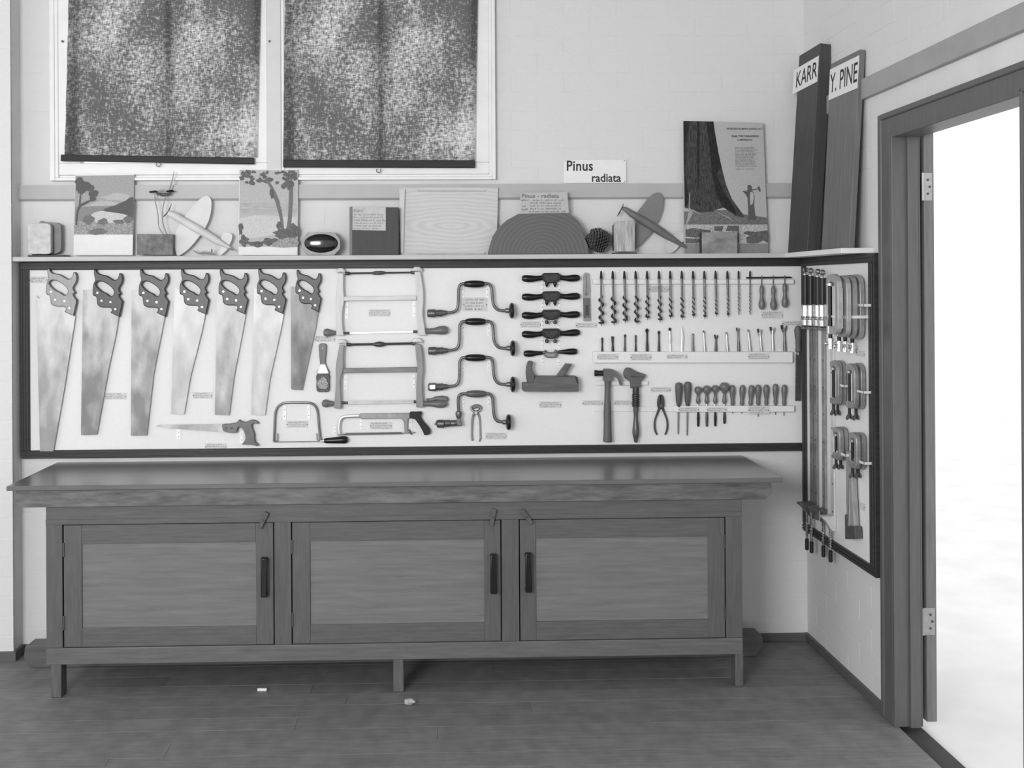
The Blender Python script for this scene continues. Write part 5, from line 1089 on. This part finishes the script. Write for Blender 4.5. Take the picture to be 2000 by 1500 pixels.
# sign on the wall
sg = rebase(pr('species_sign', [(1101, 312.5), (1223, 312), (1223.5, 357), (1100.5, 357.5)], -.008, -.0055, mat(.78, .6, 0, .02, 20))); tag(sg, 'white sign lettered Pinus radiata pinned on the brick wall', 'sign')
textpx('lettering', 'Pinus', 1107, 313.5, 1158, 334, -.0086, INK, sg, bold=.018, ch=1.05)
textpx('lettering', 'radiata', 1156, 339, 1213, 355.5, -.0086, INK, sg, bold=.018)
for q in ((1104, 314.5), (1219.5, 313.8), (1220, 355)):
    c = P(q[0], q[1], -.008); MB().tube([c, c + Vector((0, -.0015, 0))], .0022, 7).build('pin', IRON, sg)

# poster
t = onshelf('poster', 'tall poster of a huge tree trunk and a lumberjack carrying an axe', 'poster', 1417, -.03)
YP = -.034
slab('sheet', [(1334.5, 236), (1490.5, 240), (1500.5, 496), (1335.5, 496)], YP, YP + .004, mat(.43, .55, 0, .05, 120), t)
zp = lambda q: zm(q, 1290, 220, .1933)
F_ = lambda nm, polys, k, mt: flat(nm, polys, YP - .0004 - .0004 * k, mt, t)
bark = mat(.055, .65, 0, .62, 38, (5, 5, 1.1), 0, .2)
F_('print_ground', [zp([(238, 1000), (420, 985), (700, 985), (860, 1030), (1075, 1060), (1080, 1130), (240, 1130)])], 0, mat(.16, .65, 0, .5, 200, None, 0, .2))
F_('print_trunk', [cr(zp([(232, 84), (380, 86), (535, 90), (550, 200), (580, 380), (620, 560), (660, 720), (720, 870), (820, 1010), (850, 1060), (760, 1045), (640, 960), (545, 985), (540, 1000), (400, 1010), (300, 985), (245, 960), (236, 500)]), 1)], 1, bark)
F_('print_trunk_cleft', [zp([(462, 88), (535, 90), (550, 200), (585, 400), (622, 570), (600, 560), (570, 620), (640, 800), (740, 950), (770, 1030), (640, 960), (560, 830), (520, 600), (490, 300)]), zp([(232, 84), (290, 86), (262, 300), (250, 600), (290, 900), (245, 960), (236, 500)]), zp([(370, 88), (390, 88), (395, 500), (380, 900), (370, 500)])], 2, mat(.022, .65, 0, .5, 60, (4, 4, 1), 0, .2))
F_('print_roots', [zp([(290, 810), (298, 810), (296, 960), (330, 1010), (268, 1130), (258, 1130), (284, 1000)]), zp([(250, 960), (340, 985), (400, 1020), (396, 1026), (330, 995), (250, 972)]), zp([(560, 1000), (700, 1060), (740, 1100), (690, 1070)])], 3, mat(.32, .65))
F_('print_man', [cr(zp([(880, 735), (905, 728), (922, 745), (922, 775), (905, 785), (935, 800), (950, 850), (945, 930), (955, 1020), (970, 1085), (935, 1085), (920, 1040), (915, 1088), (888, 1086), (885, 960), (880, 860), (860, 825), (838, 800), (870, 800), (885, 790), (878, 765)]), 1), zp([(832, 793), (985, 766), (985, 776), (832, 803)]), zp([(978, 750), (998, 742), (1014, 795), (1000, 802)])], 4, PG[1])
F_('print_shirt', [cr(zp([(908, 800), (935, 806), (945, 860), (930, 925), (908, 935), (902, 850)]), 1)], 5, PG[5])
F_('print_panel', [zp([(245, 1135), (525, 1135), (525, 1322), (245, 1322)]), zp([(535, 1138), (797, 1138), (800, 1322), (535, 1322)]), zp([(805, 1135), (1080, 1132), (1086, 1318), (808, 1320)])], 5, PN[4])
F_('print_photo', [zp([(252, 1180), (330, 1165), (510, 1190), (510, 1250), (400, 1262), (252, 1255)]), zp([(252, 1270), (420, 1275), (420, 1318), (252, 1318)]), zp([(545, 1150), (640, 1148), (620, 1200), (545, 1195)]), zp([(680, 1142), (792, 1142), (796, 1316), (780, 1316), (778, 1200), (660, 1195)]), cr(zp([(835, 1220), (880, 1195), (960, 1205), (1060, 1190), (1086, 1200), (1086, 1316), (1040, 1290), (990, 1316), (880, 1318), (870, 1260), (900, 1240)]), 2)], 6, PN[1])
F_('print_base_band', [zp([(245, 1325), (1086, 1325), (1088, 1424), (245, 1424)])], 5, mat(.24, .55, 0, .06, 60))
textpx('lettering', 'WORKERS IN MANY LANDS. No 7', 1419, 249.5, 1490, 253.5, YP - .003, mat(.1, .7), t, bold=.012)
textpx('lettering', 'SAM, THE CANADIAN', 1429, 264, 1481.5, 268.5, YP - .003, mat(.07, .7), t, bold=.018); textpx('lettering', 'LUMBERJACK', 1440, 271.5, 1470, 275.5, YP - .003, mat(.07, .7), t, bold=.018)
writing(t, 1435, 286, 1479, 326, YP - .003, 14, mat(.2, .7), .5, 'small_print', 301); writing(t, 1436, 328, 1479, 331.5, YP - .003, 1, mat(.22, .7), .4, 'small_print', 302)
# small wooden block before the poster
t = onshelf('wooden_block', 'small square grey wooden block standing before the poster', 'block', 1406, -.06)
slab('block', [(1370.5, 453.5), (1440, 453.5), (1440.5, 497), (1371, 497)], -.08, -.05, mat(.25, .4, 0, .35, 12, (1, 1, 2)), t, .002)
slab('edge_strip', [(1369.5, 454), (1371.2, 454), (1371.2, 497), (1369.5, 497)], -.079, -.05, mat(.03, .5), t)

# leaning timber samples lettered KARRI and Y. PINE
def leaner(label, fl, el, bk, zrow, mt, mte, yv):
    """fl/el/bk: top and bottom photo points of the front-left, front-right and back-right edges with their depth Y"""
    t = onshelf('timber_plank', label, 'plank', fl[1][0], fl[1][2], 'timber sample planks in the corner')
    T = [P(*q[0][:2], q[0][2]) for q in (fl, el, bk)]; B = []
    for q in (fl, el, bk):
        v = P(q[1][0], 488, q[1][2]); v.z = ZSH + .0006; B.append(v)
    T.append(T[0] + T[2] - T[1]); B.append(B[0] + B[2] - B[1])
    off = parent_loc(t)
    MB().hexa([B[0], B[1], T[1], T[0], B[3], B[2], T[2], T[3]]).build('plank', mt, t, .002, False)
    return t, T, B
karri = mat(.052, .5, 0, .16, 7, (10, 10, .7)); pine = mat(.155, .5, 0, .14, 7, (12, 12, .6))
t, T, B = leaner('dark timber plank lettered KARR leaning in the corner', ((1561, 109, -.105), (1538.5, 489, -.105)), ((1602, 84, -.33), (1576, 489, -.33)), ((1625.5, 87, -.33), (1601, 489, -.33)), 0, karri, karri, 0)
def sign_on(t, T, B, u0, u1, a, b_, pts_text, body, thick=.002, sides=(0, 1)):
    A0, A1 = T[0], T[1]; D0, D1 = B[0] - T[0], B[1] - T[1]
    q = lambda u, v_: (A0.lerp(A1, u) + D0.lerp(D1, u) * v_)
    nrm = (A1 - A0).cross(D0).normalized()
    if nrm.y > 0: nrm = -nrm
    f = [q(u0, a), q(u1, a), q(u1, b_), q(u0, b_)]
    prism3('sign_card', [p + nrm * .0018 for p in f], [p + nrm * .0004 for p in f], mat(.76, .6, 0, .02, 20), t)
    O = q(u0 + (u1 - u0) * pts_text[0], b_ - (b_ - a) * pts_text[1]) + nrm * .0024
    R_ = q(u0 + (u1 - u0) * pts_text[2], b_ - (b_ - a) * pts_text[1]) + nrm * .0024
    Up = q(u0 + (u1 - u0) * pts_text[0], a + (b_ - a) * pts_text[3]) + nrm * .0024
    text3('lettering', body, O, R_ - O, Up - O, INK, t, bold=.006)
sign_on(t, T, B, -.22, .985, .06, .185, (.14, .2, .98, .17), 'KARR')
t, T, B = leaner('lighter timber plank lettered Y. PINE leaning beside the dark plank', ((1622.5, 125, -.416), (1604.5, 489, -.416)), ((1680, 96, -.695), (1658, 489, -.695)), ((1690.5, 98, -.695), (1669, 489, -.695)), 0, pine, pine, 0)
sign_on(t, T, B, .0, .99, .03, .195, (.03, .2, .98, .18), 'Y. PINE')
